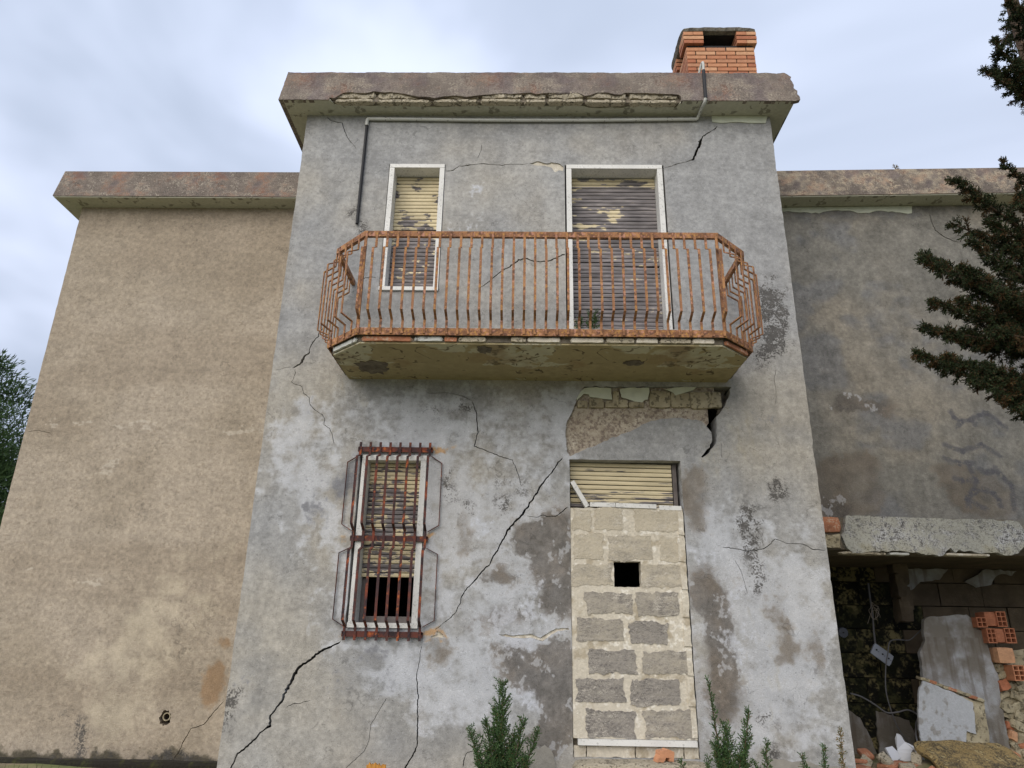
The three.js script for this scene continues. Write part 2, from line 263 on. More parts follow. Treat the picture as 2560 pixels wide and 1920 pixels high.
function ragged(pts, step, amp, seed = 1) {       // subdivide a closed polygon, push the new points about
  const o = [], n = pts.length;
  for (let i = 0; i < n; i++) {
    const a = pts[i], b = pts[(i + 1) % n], L = a.distanceTo(b), k = Math.max(1, Math.round(L / step)), nx = -(b.y - a.y) / (L || 1), ny = (b.x - a.x) / (L || 1);
    for (let j = 0; j < k; j++) { const t = j / k, x = mix(a.x, b.x, t), y = mix(a.y, b.y, t), e = amp * ((vn(x * 37 + seed, y * 37) - .5) * 2 + (vn(x * 110, y * 110 + seed) - .5)); o.push(V2(x + nx * e, y + ny * e)); }
  }
  return o;
}
function plate(pts, z0, z1, holes = []) {
  const s = new THREE.Shape(pts); for (const h of holes) s.holes.push(new THREE.Path(h));
  const g = new THREE.ExtrudeGeometry(s, { depth: z1 - z0, bevelEnabled: false }); g.translate(0, 0, z0); return uvm(g);
}
const rect = (x0, x1, y0, y1) => [V2(x0, y0), V2(x1, y0), V2(x1, y1), V2(x0, y1)];
function crackPoly(a, seed) {
  const P = []; for (let i = 0; i < a.length; i += 3) P.push([a[i], a[i + 1], a[i + 2]]);
  const Q = [];
  for (let i = 0; i < P.length - 1; i++) {
    const L = Math.hypot(P[i + 1][0] - P[i][0], P[i + 1][1] - P[i][1]), k = Math.max(1, Math.round(L / .018));
    for (let j = 0; j < k; j++) { const t = j / k; Q.push([mix(P[i][0], P[i + 1][0], t), mix(P[i][1], P[i + 1][1], t), mix(P[i][2], P[i + 1][2], t)]); }
  }
  Q.push(P[P.length - 1]);
  const l = [], r = [], n = Q.length;
  for (let i = 0; i < n; i++) {
    const A = Q[Math.max(0, i - 1)], B = Q[Math.min(n - 1, i + 1)], L = Math.hypot(B[0] - A[0], B[1] - A[1]) || 1, nx = -(B[1] - A[1]) / L, ny = (B[0] - A[0]) / L;
    const [x, y, w] = Q[i], e = (vn(x * 55 + seed, y * 55) - .5) * (.008 + w * .35), end = i === 0 || i === n - 1 ? .25 : 1;
    const wa = Math.max(.0016, w * .5 * (.55 + .9 * vn(x * 70 + seed * 3, y * 70)) * end), wb = Math.max(.0016, w * .5 * (.55 + .9 * vn(x * 70, y * 70 + seed * 5)) * end);
    l.push(V2(x + nx * (e + wa), y + ny * (e + wa))); r.push(V2(x + nx * (e - wb), y + ny * (e - wb)));
  }
  return l.concat(r.reverse());
}
// rectangular bar swept along a path; wide = direction of its width
function sweep(path, wide, a, b, closed = false) {
  const pos = [], n = path.length, rings = [];
  for (let i = 0; i < n; i++) {
    const p = path[i], t0 = i > 0 ? p.clone().sub(path[i - 1]).normalize() : null, t1 = i < n - 1 ? path[i + 1].clone().sub(p).normalize() : null;
    const t = (t0 && t1 ? t0.clone().add(t1) : (t0 || t1)).clone().normalize(), u = wide.clone().addScaledVector(t, -wide.dot(t)).normalize(), v = t.clone().cross(u);
    const m = t0 && t1 ? 1 / Math.max(.5, Math.abs(v.dot(t0.clone().cross(u).normalize()))) : 1;
    rings.push([[1, 1], [-1, 1], [-1, -1], [1, -1]].map(([s, r]) => p.clone().addScaledVector(u, s * a).addScaledVector(v, r * b * m)));
  }
  const tri = (A, B, C) => pos.push(A.x, A.y, A.z, B.x, B.y, B.z, C.x, C.y, C.z);
  for (let i = 0; i < n - 1; i++) for (let k = 0; k < 4; k++) { const A = rings[i][k], B = rings[i][(k + 1) % 4], C = rings[i + 1][(k + 1) % 4], D = rings[i + 1][k]; tri(A, B, C); tri(A, C, D); }
  const e = (R, f) => f ? (tri(R[0], R[1], R[2]), tri(R[0], R[2], R[3])) : (tri(R[2], R[1], R[0]), tri(R[3], R[2], R[0])); e(rings[0], false); e(rings[n - 1], true);
  const g = new THREE.BufferGeometry(); g.setAttribute('position', new THREE.Float32BufferAttribute(pos, 3)); g.computeVertexNormals(); return g;
}
function tube(pts, r, seg = 40, rad = 7) { return uvm(new THREE.TubeGeometry(new THREE.CatmullRomCurve3(pts, false, 'centripetal'), seg, r, rad)); }

// ---------------------------------------------------------------- textures
function tex(w, h, f, srgb = true, wrap = true) {
  const d = new Uint8Array(w * h * 4);
  for (let j = 0; j < h; j++) for (let i = 0; i < w; i++) {
    const c = f((i + .5) / w, (j + .5) / h), k = (j * w + i) * 4;
    if (typeof c === 'number') d[k] = d[k + 1] = d[k + 2] = Math.max(0, Math.min(255, c * 255));
    else for (let q = 0; q < 3; q++) d[k + q] = Math.max(0, Math.min(255, c[q]));
    d[k + 3] = 255;
  }
  const t = new THREE.DataTexture(d, w, h); t.magFilter = THREE.LinearFilter; t.minFilter = THREE.LinearMipmapLinearFilter; t.generateMipmaps = true;
  if (srgb) t.colorSpace = THREE.SRGBColorSpace; if (wrap) t.wrapS = t.wrapT = THREE.RepeatWrapping; t.needsUpdate = true; return t;
}
const grainR = rng(5), G = a => (grainR() - .5) * a;
const mul = (c, k) => [c[0] * k, c[1] * k, c[2] * k];
const mc = (a, b, t) => [a[0] + (b[0] - a[0]) * t, a[1] + (b[1] - a[1]) * t, a[2] + (b[2] - a[2]) * t];
// noise that tiles over the unit square
function tn(u, v, f, o = 4) {
  const a = fbm(u * f, v * f, o), b = fbm((u - 1) * f, v * f, o), c = fbm(u * f, (v - 1) * f, o), d = fbm((u - 1) * f, (v - 1) * f, o);
  const s = sst(0, 1, u), t = sst(0, 1, v); return mix(mix(a, b, s), mix(c, d, s), t);
}
const rep = (t, m, n = m) => { const c = t.clone(); c.repeat.set(1 / m, 1 / n); c.needsUpdate = true; return c; };
const std = o => new THREE.MeshStandardMaterial({ roughness: .92, metalness: 0, ...o });

const plasterBump = tex(768, 768, (u, v) => .5 + (tn(u, v, 8, 3) - .5) * .25 + (tn(u, v, 60, 3) - .5) * .5 + (tn(u, v, 190, 2) - .5) * .5, false);
const roughBump = tex(512, 512, (u, v) => { const a = tn(u, v, 12, 5), b = tn(u, v, 50, 3); return .5 + (a - .5) * .8 + (Math.abs(b - .5)) * -.9 + .15; }, false);

// plaster wall painted with its stains; every stain is an outline with frayed edges
const fbm2 = (x, y) => vn(x, y) * .5 + vn(x * 2.1 + 9, y * 2.1 + 4) * .28 + vn(x * 4.3 + 3, y * 4.3) * .22;   // long grain: no turning between octaves
const big9 = (x, y) => sst(.3, .7, fbm(x * 1.4 + 81, y * 1.4 + 37, 4));
function wallTexture(x0, x1, y0, y1, ppm, stains, baseFn, extra) {
  const W = Math.round((x1 - x0) * ppm), H = Math.round((y1 - y0) * ppm), lp = 56, lw = Math.ceil((x1 - x0) * lp), lh = Math.ceil((y1 - y0) * lp);
  const soft = { 0: 4, 1: 3, 2: 10, 3: 3, 4: 1.4, 5: 3, 6: 3, 7: 1, 8: 8, 9: 9, 10: 2, 11: 2 }, masks = {};
  for (const [type, pl] of stains) {
    const m = masks[type] = masks[type] || new Float32Array(lw * lh), n = pl.length / 2;
    let bx0 = 1e9, bx1 = -1e9, by0 = 1e9, by1 = -1e9; for (let i = 0; i < n; i++) { bx0 = Math.min(bx0, pl[2 * i]); bx1 = Math.max(bx1, pl[2 * i]); by0 = Math.min(by0, pl[2 * i + 1]); by1 = Math.max(by1, pl[2 * i + 1]); }
    for (let j = Math.max(0, Math.floor((by0 - y0) * lp)); j < Math.min(lh, (by1 - y0) * lp + 1); j++) for (let i = Math.max(0, Math.floor((bx0 - x0) * lp)); i < Math.min(lw, (bx1 - x0) * lp + 1); i++) {
      const px = x0 + (i + .5) / lp, py = y0 + (j + .5) / lp; let inside = false;
      for (let a = 0, b = n - 1; a < n; b = a++) { const ax = pl[2 * a], ay = pl[2 * a + 1], qx = pl[2 * b], qy = pl[2 * b + 1]; if ((ay > py) !== (qy > py) && px < (qx - ax) * (py - ay) / (qy - ay) + ax) inside = !inside; }
      if (inside) m[j * lw + i] = 1;
    }
  }
  for (const t in masks) {
    const R = Math.max(1, Math.round(soft[t])); let m = masks[t];
    for (let pass = 0; pass < 2; pass++) {
      const o = new Float32Array(m.length); for (let j = 0; j < lh; j++) for (let i = 0; i < lw; i++) { let s = 0; for (let k = -R; k <= R; k++) s += m[j * lw + Math.min(lw - 1, Math.max(0, i + k))]; o[j * lw + i] = s / (2 * R + 1); }
      const q = new Float32Array(m.length); for (let j = 0; j < lh; j++) for (let i = 0; i < lw; i++) { let s = 0; for (let k = -R; k <= R; k++) s += o[Math.min(lh - 1, Math.max(0, j + k)) * lw + i]; q[j * lw + i] = s / (2 * R + 1); }
      m = q;
    }
    masks[t] = m;
  }
  const at = (t, x, y) => {
    const m = masks[t]; if (!m) return 0; let fx = (x - x0) * lp - .5, fy = (y - y0) * lp - .5; fx = Math.min(lw - 1.01, Math.max(0, fx)); fy = Math.min(lh - 1.01, Math.max(0, fy));
    const i = fx | 0, j = fy | 0; fx -= i; fy -= j; const k = j * lw + i; return mix(mix(m[k], m[k + 1], fx), mix(m[k + lw], m[k + lw + 1], fx), fy);
  };
  const t = tex(W, H, (u, v) => {
    const x = x0 + u * (x1 - x0), y = y0 + v * (y1 - y0);
    const wx = (fbm(x * 4 + 3, y * 4, 3) - .5) * .2 + (fbm(x * 17 + 70, y * 17, 3) - .5) * .07, wy = (fbm(x * 4 + 50, y * 4 + 20, 3) - .5) * .2 + (fbm(x * 17, y * 17 + 70, 3) - .5) * .07;
    const fine = fbm(x * 34, y * 34 + 5, 3), med = fbm(x * 9 + 30, y * 9 + 7, 3), brush = fbm2(x * 3.6 + wx * 3 + 4, y * 26 + wx * 14 + x * 3), vert = fbm(x * 17 + wx * 14 + 9, y * 2.1, 4);
    let c = baseFn(x, y, med, fine, brush, vert);
    const m = ty => at(ty, x + wx, y + wy);
    let k;
    if ((k = m(8)) > .01) c = mc(c, mul([183, 187, 195], .9 + .2 * med), sst(.2, .8, k * .7 + (med - .5) * 1.1 + (brush - .5) * .3 + (fine - .5) * .4 + (big9(x, y) - .5) * .5) * .62);
    if ((k = m(9)) > .01) c = mc(c, mul([186, 176, 156], .9 + .2 * med), sst(.1, .9, k * .7 + (med - .5) * 1.0 + (big9(x, y) - .5) * .9) * .55);
    if ((k = m(2)) > .01) c = mc(c, mul([126, 114, 84], .85 + .3 * fine), sst(.1, .95, k * .85 + (vert - .5) * .9 + (med - .5) * .6) * .5);
    if ((k = m(5)) > .01) c = mc(c, mul([100, 101, 106], .85 + .3 * fine), sst(.15, .85, k * .95 + (fine - .5) * 1.0 + (med - .5) * .6) * .75);
    if ((k = m(6)) > .01) c = mc(c, mul([103, 95, 85], .82 + .36 * med), sst(.15, .85, k * .92 + (med - .5) * .7 + (fine - .5) * .4) * (.5 + .45 * big9(x * 2, y)));
    if ((k = m(0)) > .01) { const soft = big9(x * 1.7 + 3, y * 1.7), al = sst(.3 - .28 * soft, .52 + .5 * soft, k * 1.12 + .06 + (med - .5) * .55 + (fine - .5) * .5); c = mc(c, mul(mc([82, 78, 74], [104, 96, 87], sst(.2, .8, med * .7 + soft * .3)), .86 + .3 * fine), al * (.7 + .24 * soft)); const fl = sst(.66, .74, fbm(x * 30, y * 22 + 9, 3) * .6 + big9(x * 5, y * 5) * .4); c = mc(c, [176, 178, 182], fl * (k > .2 ? .6 : 0)); }
    if ((k = m(10)) > .01) c = mc(c, mul([138, 112, 84], .85 + .3 * med), sst(.15, .8, k + (med - .5) * .6 + (fine - .5) * .3) * .75);
    if ((k = m(11)) > .01) c = mc(c, mul([58, 54, 42], .8 + .4 * fine), sst(.2, .75, k * .9 + (med - .5) * 1.1 + (fine - .5) * .5) * .8);
    if ((k = m(1)) > .01) c = mc(c, mul([186, 190, 199], .9 + .16 * fine), sst(.3, .75, k * .8 + (fine - .5) * .95 + (vert - .5) * .5 + (med - .5) * .4) * .72);
    if ((k = m(3)) > .01) { const sp = fbm(x * 105 + 8, y * 105, 3), s2 = fbm(x * 15, y * 15 + 44, 4); c = mc(c, mul([54, 52, 50], .8 + .5 * fine), sst(.54, .66, sp * .5 + s2 * .42 + k * .2) * .75 * Math.min(1, k * 2.2)); c = mc(c, [104, 102, 100], sst(.42, .7, s2) * k * .4); }
    if ((k = m(4)) > .01) c = mc(c, mul([172, 130, 84], .8 + .4 * fine), sst(.2, .75, k + (fine - .5) * .7) * .72);
    if ((k = m(7)) > .01) c = mc(c, [205, 198, 186], sst(.35, .7, k * .8 + (brush - .5) * 1.3 + (fine - .5) * .7) * .36);
    const sc = 1 - Math.abs(2 * fbm(x * 1.5 + wy * 4 + 15, y * 1.5 + wx * 4, 3) - 1), cz = sst(.988, .998, sc) * sst(.52, .6, fbm(x * 7 + 44, y * 7 + 21, 3)); c = mc(c, mul(c, .7), cz * .5);
    const dots = vn(x * 190, y * 190) * .6 + vn(x * 97 + 5, y * 97) * .4; c = mul(c, 1 - sst(.8, .9, dots) * .3 + sst(.82, .93, vn(x * 150 + 40, y * 150)) * .1);
    if (extra) c = extra(c, x, y, fine);
    const g = G(16); return [c[0] + g, c[1] + g, c[2] + g];
  }, true, false);
  t.repeat.set(1 / (x1 - x0), 1 / (y1 - y0)); t.offset.set(-x0 / (x1 - x0), -y0 / (y1 - y0)); return t;
}
// limewash left on the lower storey of the front
STAINS.push([3, [-1.83, 5.55, -1.76, 5.55, -1.75, 5.22, -1.8, 5.12, -1.84, 5.24]]);
STAINS.unshift([8, [-2.1, 3.45, 1.0, 3.5, .45, 2.6, .42, .9, -.2, .6, -1.2, .8, -1.6, 1.3, -1.9, 2.2, -2.3, 2.6, -2.35, 3.3]], [8, [1.5, 2.6, 2.2, 2.2, 2.7, 2.3, 2.7, .3, 1.5, .3]]);
const frontTex = wallTexture(-2.6, 2.8, -.3, 6.9, 270, STAINS, (x, y, med, fine, brush, vert) => {
  const big = fbm(x * .9 + 12, y * .9 + 4, 4), b2 = fbm(x * 2.6 + 60, y * 2.2, 3);
  let c = mc([146, 147, 148], [157, 153, 145], sst(.3, .7, big)); c = mc(c, [166, 167, 167], sst(.4, .8, b2) * .3); c = mc(c, [126, 127, 128], sst(.5, .8, fbm(x * 1.9, y * 2.6 + 33, 4)) * .4);
  return mul(c, 1 + (med - .5) * .09 + (fine - .5) * .22 + (brush - .5) * .1 + (vert - .5) * .13);
});
const leftTex = wallTexture(-6.1, -2.3, -.4, 6.7, 190, [...STAINS_LEFT.filter(s => s[0] !== 2).map(s => s[0] ? s : [10, s[1]]), [11, [-6, -.3, -6, .0, -5.2, .03, -4.6, .0, -4.1, .05, -3.6, .01, -3.1, .06, -2.4, .03, -2.4, -.3]]], (x, y, med, fine, brush, vert) => {
  const big = fbm(x * 1.1 + 32, y * 1.1 + 14, 4), rowA = fbm(x * .5, y * 1.6 + 9, 3);
  let c = mc([152, 141, 125], [164, 153, 138], sst(.3, .7, big)); c = mc(c, [142, 130, 114], sst(.45, .7, rowA) * .5);
  const pits = sst(.66, .78, fbm(x * 40 + 7, y * 55, 2)); c = mc(c, [122, 110, 95], pits * .35);
  return mul(c, 1 + (med - .5) * .1 + (fine - .5) * .24 + (brush - .5) * .09);
});
const graff = (c, x, y, fine) => {
  for (const s of GRAFFITI) for (let i = 0; i + 3 < s.length; i += 2) {
    const ax = s[i], ay = s[i + 1], bx = s[i + 2], by = s[i + 3], wx = x + (fine - .5) * .03, wy = y + (vn(x * 30, y * 30) - .5) * .03;
    if (Math.abs(wx - ax) > .5 || Math.abs(wy - ay) > .5) continue;
    const t = Math.max(0, Math.min(1, ((wx - ax) * (bx - ax) + (wy - ay) * (by - ay)) / ((bx - ax) ** 2 + (by - ay) ** 2 + 1e-9))), d = Math.hypot(wx - ax - t * (bx - ax), wy - ay - t * (by - ay));
    if (d < .05) c = mc(c, [82, 82, 88], (1 - sst(.012, .045, d)) * .6 * sst(.3, .5, fine + .1));
  } return c;
};
const rightTex = wallTexture(2.5, 8.7, 2.2, 6.8, 190, [...STAINS_RIGHT.filter(s => s[0] !== 7 && s[0] !== 2 && s[0] !== 9 && s[0] !== 5), [6, [3.28, 3.15, 3.5, 3.32, 3.85, 3.34, 4.06, 3.2, 4.1, 2.9, 4.0, 2.62, 3.6, 2.5, 3.3, 2.55, 3.2, 2.8]], [5, [3.9, 3.25, 4.05, 3.1, 4.05, 2.85, 3.95, 2.75, 4.0, 3.0]], [6, [4.7, 3.2, 5.1, 3.15, 5.5, 3.0, 5.5, 2.6, 5.0, 2.55, 4.8, 2.8]]], (x, y, med, fine, brush, vert) => {
  const big = fbm(x * 1.0 + 72, y * 1.0 + 54, 4), b2 = fbm(x * 2.2 + 20, y * 2.6 + 5, 4);
  let c = mc([120, 118, 112], [134, 128, 117], sst(.3, .7, big)); c = mc(c, [106, 108, 112], sst(.5, .72, b2) * .6);
  return mul(c, 1 + (med - .5) * .26 + (fine - .5) * .24 + (brush - .5) * .09 + (vert - .5) * .16);
}, graff);

const pb1 = rep(plasterBump, .9);
const M = {};
M.front = std({ map: frontTex, bumpMap: pb1, bumpScale: .005 });
M.left = std({ map: leftTex, bumpMap: rep(plasterBump, .7), bumpScale: .007 });
M.right = std({ map: rightTex, bumpMap: pb1, bumpScale: .007 });
const sideTex = tex(512, 512, (u, v) => { const a = tn(u, v, 5, 5), b = tn(u, v, 40, 3); return mul([140, 137, 130], .8 + .3 * a + .16 * b); });
M.side = std({ map: rep(sideTex, 2), bumpMap: pb1, bumpScale: .006 });
const fasciaTex = (seed, rust, pale) => tex(1024, 1024, (u, v) => {
  const a = tn(u, v, 7 + seed, 4), b = tn(u, v, 34, 3), c = tn(u, v, 120, 2), r = tn(u, v, 5 + seed * 1.7, 4), l = tn(u, v, 16, 3);
  let k = mc([104, 95, 88], pale ? [170, 158, 138] : [132, 122, 112], sst(.36, .64, a * .55 + b * .45)); k = mc(k, [70, 64, 62], sst(.5, .68, b * .4 + c * .6) * .7); k = mc(k, [178, 170, 154], sst(.53, .66, c * .6 + l * .4) * .55);
  k = mc(k, [136, 88, 66], sst(.48, .72, r * .6 + b * .2 + c * .2) * rust * .8); k = mc(k, [92, 82, 86], sst(.5, .7, tn(u, v, 9, 3)) * .5); const dd = tn(u, v, 260, 2); k = mul(k, .74 + .52 * dd); const g = G(24); return [k[0] + g, k[1] + g, k[2] + g];
});
M.fascia = std({ map: rep(fasciaTex(0, .75, false), 2.1), bumpMap: rep(roughBump, .6), bumpScale: .008 });
M.fasciaLeft = std({ map: rep(fasciaTex(3, .95, false), 1.9), bumpMap: rep(roughBump, .6), bumpScale: .006 });
M.fasciaRight = std({ map: rep(fasciaTex(5, .45, true), 1.7), bumpMap: rep(roughBump, .5), bumpScale: .012 });
M.soffit = std({ map: rep(tex(1024, 1024, (u, v) => { const a = tn(u, v, 6, 5), b = tn(u, v, 22, 4), c = tn(u, v, 4.3, 4); let k = mc([172, 172, 156], [190, 189, 174], a); k = mc(k, [138, 134, 116], sst(.53, .57, c * .7 + b * .3) * .6); k = mc(k, [92, 88, 78], sst(.63, .68, b) * .5); return mul(k, .94 + .12 * tn(u, v, 70, 2)); }), 1.5), bumpMap: pb1, bumpScale: .006 });
M.stoneRaw = std({ map: rep(tex(512, 512, (u, v) => { const a = tn(u, v, 9, 5), b = tn(u, v, 40, 3); let k = mc([168, 158, 138], [196, 188, 168], a); k = mc(k, [84, 78, 66], sst(.5, .66, b * .6 + a * .4) * .85); return k; }), .5), bumpMap: rep(roughBump, .3), bumpScale: .02 });
M.core = std({ map: rep(tex(256, 256, (u, v) => mul([112, 104, 92], .6 + .7 * tn(u, v, 14, 4))), .6), bumpMap: rep(roughBump, .3), bumpScale: .01 });
M.mortar = std({ map: rep(tex(512, 512, (u, v) => { const a = tn(u, v, 6, 5), b = tn(u, v, 30, 4); let k = mc([184, 176, 160], [202, 196, 182], a); k = mc(k, [218, 214, 204], sst(.55, .68, b) * .8); k = mc(k, [150, 138, 116], sst(.55, .7, tn(u, v, 13, 4)) * .6); k = mul(k, .9 + .2 * tn(u, v, 80, 2)); return k; }), 1.1), bumpMap: rep(roughBump, .5), bumpScale: .006 });
const blockTexture = tone => tex(512, 256, (u, v) => { const a = tn(u, v, 8, 5), b = tn(u, v, 40, 3), w = tn(u, v, 90, 2), s = tn(u, v, 5, 3); let k = mc([188, 179, 160], [146, 141, 134], sst(.1, 1, tone + (a - .5) * .6)); k = mc(k, [94, 90, 88], sst(.46, .68, b * .4 + a * .3 + tn(u, v, 120, 2) * .3) * tone * .9); k = mc(k, [200, 194, 182], sst(.53, .66, w * .4 + s * .35 + tn(u, v, 24, 3) * .25) * .8); const g = G(16); return [k[0] + g, k[1] + g, k[2] + g]; });
M.blocks = [.15, .35, .65, .95].map(t => std({ map: rep(blockTexture(t), .62, .31), bumpMap: rep(roughBump, .22), bumpScale: .01 }));
M.marble = std({ roughness: .55, map: rep(tex(256, 256, (u, v) => { const a = tn(u, v, 5, 5), b = tn(u, v, 60, 2); return mul([216, 216, 213], .87 + .2 * a - sst(.62, .75, b) * .16); }), .7) });
M.rust = std({ roughness: .88, map: rep(tex(512, 512, (u, v) => { const a = tn(u, v, 8, 5), b = tn(u, v, 26, 4), c = tn(u, v, 90, 2); let k = mc([118, 82, 58], [166, 120, 84], sst(.3, .7, a)); k = mc(k, [184, 138, 74], sst(.52, .66, b) * .7); k = mc(k, [92, 64, 52], sst(.55, .68, tn(u, v, 13, 4)) * .75); k = mc(k, [188, 138, 120], sst(.6, .7, tn(u, v, 18, 3)) * .7); return mul(k, .84 + .3 * c); }), .45), bumpMap: rep(roughBump, .12), bumpScale: .002 });
M.rustDark = std({ roughness: .85, map: rep(tex(512, 512, (u, v) => { const a = tn(u, v, 6, 5), b = tn(u, v, 22, 4), c = tn(u, v, 90, 2); let k = mc([62, 42, 44], [112, 54, 38], sst(.35, .65, a)); k = mc(k, [172, 94, 44], sst(.54, .66, b * .6 + a * .4) * .85); k = mc(k, [36, 28, 34], sst(.56, .68, tn(u, v, 11, 4)) * .8); return mul(k, .84 + .3 * c); }), .5), bumpMap: rep(roughBump, .12), bumpScale: .002 });
const shutterTex = (seed, cover) => tex(512, 512, (u, v) => {
  const a = fbm2(u * 4 + seed * 9, v * 30 + seed), b = fbm2(u * 18 + seed, v * 110), g = fbm(u * 7, v * 240 + seed, 2), big = fbm(u * 2.2 + seed * 4, v * 5 + seed, 3);
  const paint = sst(-.03, .03, cover(u, v) + (a - .5) * .95 + (b - .5) * .3 + (big - .5) * .45);
  let w = mul(mc([90, 87, 90], [138, 132, 131], g), .72 + .6 * a), p = mul([196, 184, 153], .84 + .24 * big + .1 * b); const c = mc(w, p, paint); const n = G(10); return [c[0] + n, c[1] + n, c[2] + n];
}, true, false);
M.shut = [
  std({ map: shutterTex(1, (u, v) => v > .62 ? .2 : v > .5 ? .02 : -.27), bumpMap: rep(roughBump, .3), bumpScale: .002 }),
  std({ map: shutterTex(2, (u, v) => v > .95 ? -.02 : -.26), bumpMap: rep(roughBump, .3), bumpScale: .002 }),
  std({ map: shutterTex(3, (u, v) => v > .78 ? .16 : v > .32 && v < .6 ? -.13 : .03), bumpMap: rep(roughBump, .3), bumpScale: .002 }),
  std({ map: shutterTex(4, (u, v) => v > .42 ? .3 : v > .12 ? .06 : -.2), bumpMap: rep(roughBump, .3), bumpScale: .002 })];
M.woodGrey = std({ map: rep(tex(256, 256, (u, v) => mul([98, 92, 90], .7 + .6 * tn(u, v, 9, 4))), .4) });
M.white = std({ map: rep(tex(256, 256, (u, v) => { const a = tn(u, v, 9, 4); return mc([188, 190, 186], [96, 92, 88], sst(.56, .66, a) * .8); }), .35), roughness: .7 });
M.black = std({ color: new THREE.Color().setRGB(.012, .013, .016), roughness: .7 });
M.cable = std({ color: new THREE.Color().setRGB(.12, .12, .13), roughness: .6 });
M.brick = [[184, 126, 94], [192, 138, 104], [168, 108, 80], [198, 152, 118], [180, 130, 100]].map((c, i) => std({ map: rep(tex(256, 128, (u, v) => mul(c, .8 + .3 * tn(u, v, 6 + i, 4) + .12 * tn(u, v, 50, 2))), .3, .15), bumpMap: rep(roughBump, .2), bumpScale: .003 }));
M.soot = std({ map: rep(tex(128, 128, (u, v) => mul([40, 38, 40], .7 + .6 * tn(u, v, 9, 4))), .5) });
M.capStone = std({ map: rep(tex(256, 256, (u, v) => { const a = tn(u, v, 30, 4), b = tn(u, v, 8, 3); return mc(mul([148, 146, 138], .7 + .6 * a), [100, 100, 98], sst(.5, .65, b) * .6); }), .5), bumpMap: rep(roughBump, .2), bumpScale: .01 });
M.terra = std({ map: rep(tex(256, 256, (u, v) => { const a = tn(u, v, 7, 4), b = tn(u, v, 30, 3); return mc(mul([166, 112, 84], .72 + .55 * a), [188, 170, 150], sst(.52, .66, b * .6 + a * .4) * .75); }), .4), bumpMap: rep(roughBump, .25), bumpScale: .005 });
M.aggregate = std({ map: rep(tex(1024, 1024, (u, v) => { const a = tn(u, v, 7, 4), s = tn(u, v, 64, 3), t = tn(u, v, 130, 2), p = tn(u, v, 4, 3); let k = mc([164, 152, 136], [196, 187, 170], sst(.3, .7, a * .5 + tn(u, v, 26, 3) * .5)); k = mc(k, [112, 98, 90], sst(.46, .62, s * .6 + tn(u, v, 34, 2) * .4) * .65); k = mc(k, [212, 204, 188], sst(.54, .66, t * .7 + a * .3) * .6); k = mc(k, [148, 144, 138], sst(.5, .64, p) * .7); const g = G(26); return [k[0] + g, k[1] + g, k[2] + g]; }), 1.1), bumpMap: rep(roughBump, .25), bumpScale: .012 });
M.flake = std({ map: rep(tex(256, 256, (u, v) => mul([204, 209, 192], .88 + .2 * tn(u, v, 6, 4))), .5), roughness: .8 });
M.oldMortar = std({ map: rep(tex(512, 512, (u, v) => { const a = tn(u, v, 7, 5), b = tn(u, v, 30, 4); let k = mc([156, 146, 122], [186, 176, 150], sst(.3, .7, a)); k = mc(k, [92, 86, 70], sst(.52, .66, b) * .7); return k; }), .8), bumpMap: rep(roughBump, .3), bumpScale: .012 });
// ================================================================ ground
{
  const n = 150, pos = [], idx = [], S = t => Math.sign(t) * Math.pow(Math.abs(t), 3) * 220;
  const gh = (x, z) => { let h = -.06 - .34 * sst(1.5, 6, z); h += .2 * Math.exp(-((x - 4.2) ** 2 / 1.6 + (z + 1.5) ** 2 / .5)); h += (fbm(x * .8 + 9, z * .8, 3) - .5) * .1 * sst(.4, 2, Math.abs(z - .2) + .2); const r = Math.hypot(x, z); h += sst(30, 200, r) * (fbm(x * .01 + 4, z * .01, 3) - .3) * 6; return h; };
  for (let j = 0; j <= n; j++) for (let i = 0; i <= n; i++) { const x = S(i / n * 2 - 1), z = S(j / n * 2 - 1); pos.push(x, gh(x, z), z); }
  for (let j = 0; j < n; j++) for (let i = 0; i < n; i++) { const a = j * (n + 1) + i; idx.push(a, a + n + 1, a + 1, a + 1, a + n + 1, a + n + 2); }
  const g = new THREE.BufferGeometry(); g.setAttribute('position', new THREE.Float32BufferAttribute(pos, 3)); g.setIndex(idx); g.computeVertexNormals();
  const uv = new Float32Array(pos.length / 3 * 2); for (let i = 0; i < uv.length / 2; i++) { uv[2 * i] = pos[3 * i]; uv[2 * i + 1] = pos[3 * i + 2]; } g.setAttribute('uv', new THREE.BufferAttribute(uv, 2));
  structure('ground', g, std({ roughness: 1, map: rep(tex(512, 512, (u, v) => { const a = tn(u, v, 8, 5), b = tn(u, v, 60, 3); let k = mc([134, 122, 98], [104, 110, 66], sst(.42, .6, a)); return mul(k, .7 + .6 * b); }), 3) }));
}

// ================================================================ the house
const house = thing('house', 'abandoned two-storey house with cracked grey plaster and a rusty balcony', 'house');
const XL = -2.494, XR = 2.711, YT = 6.745, T = .22;

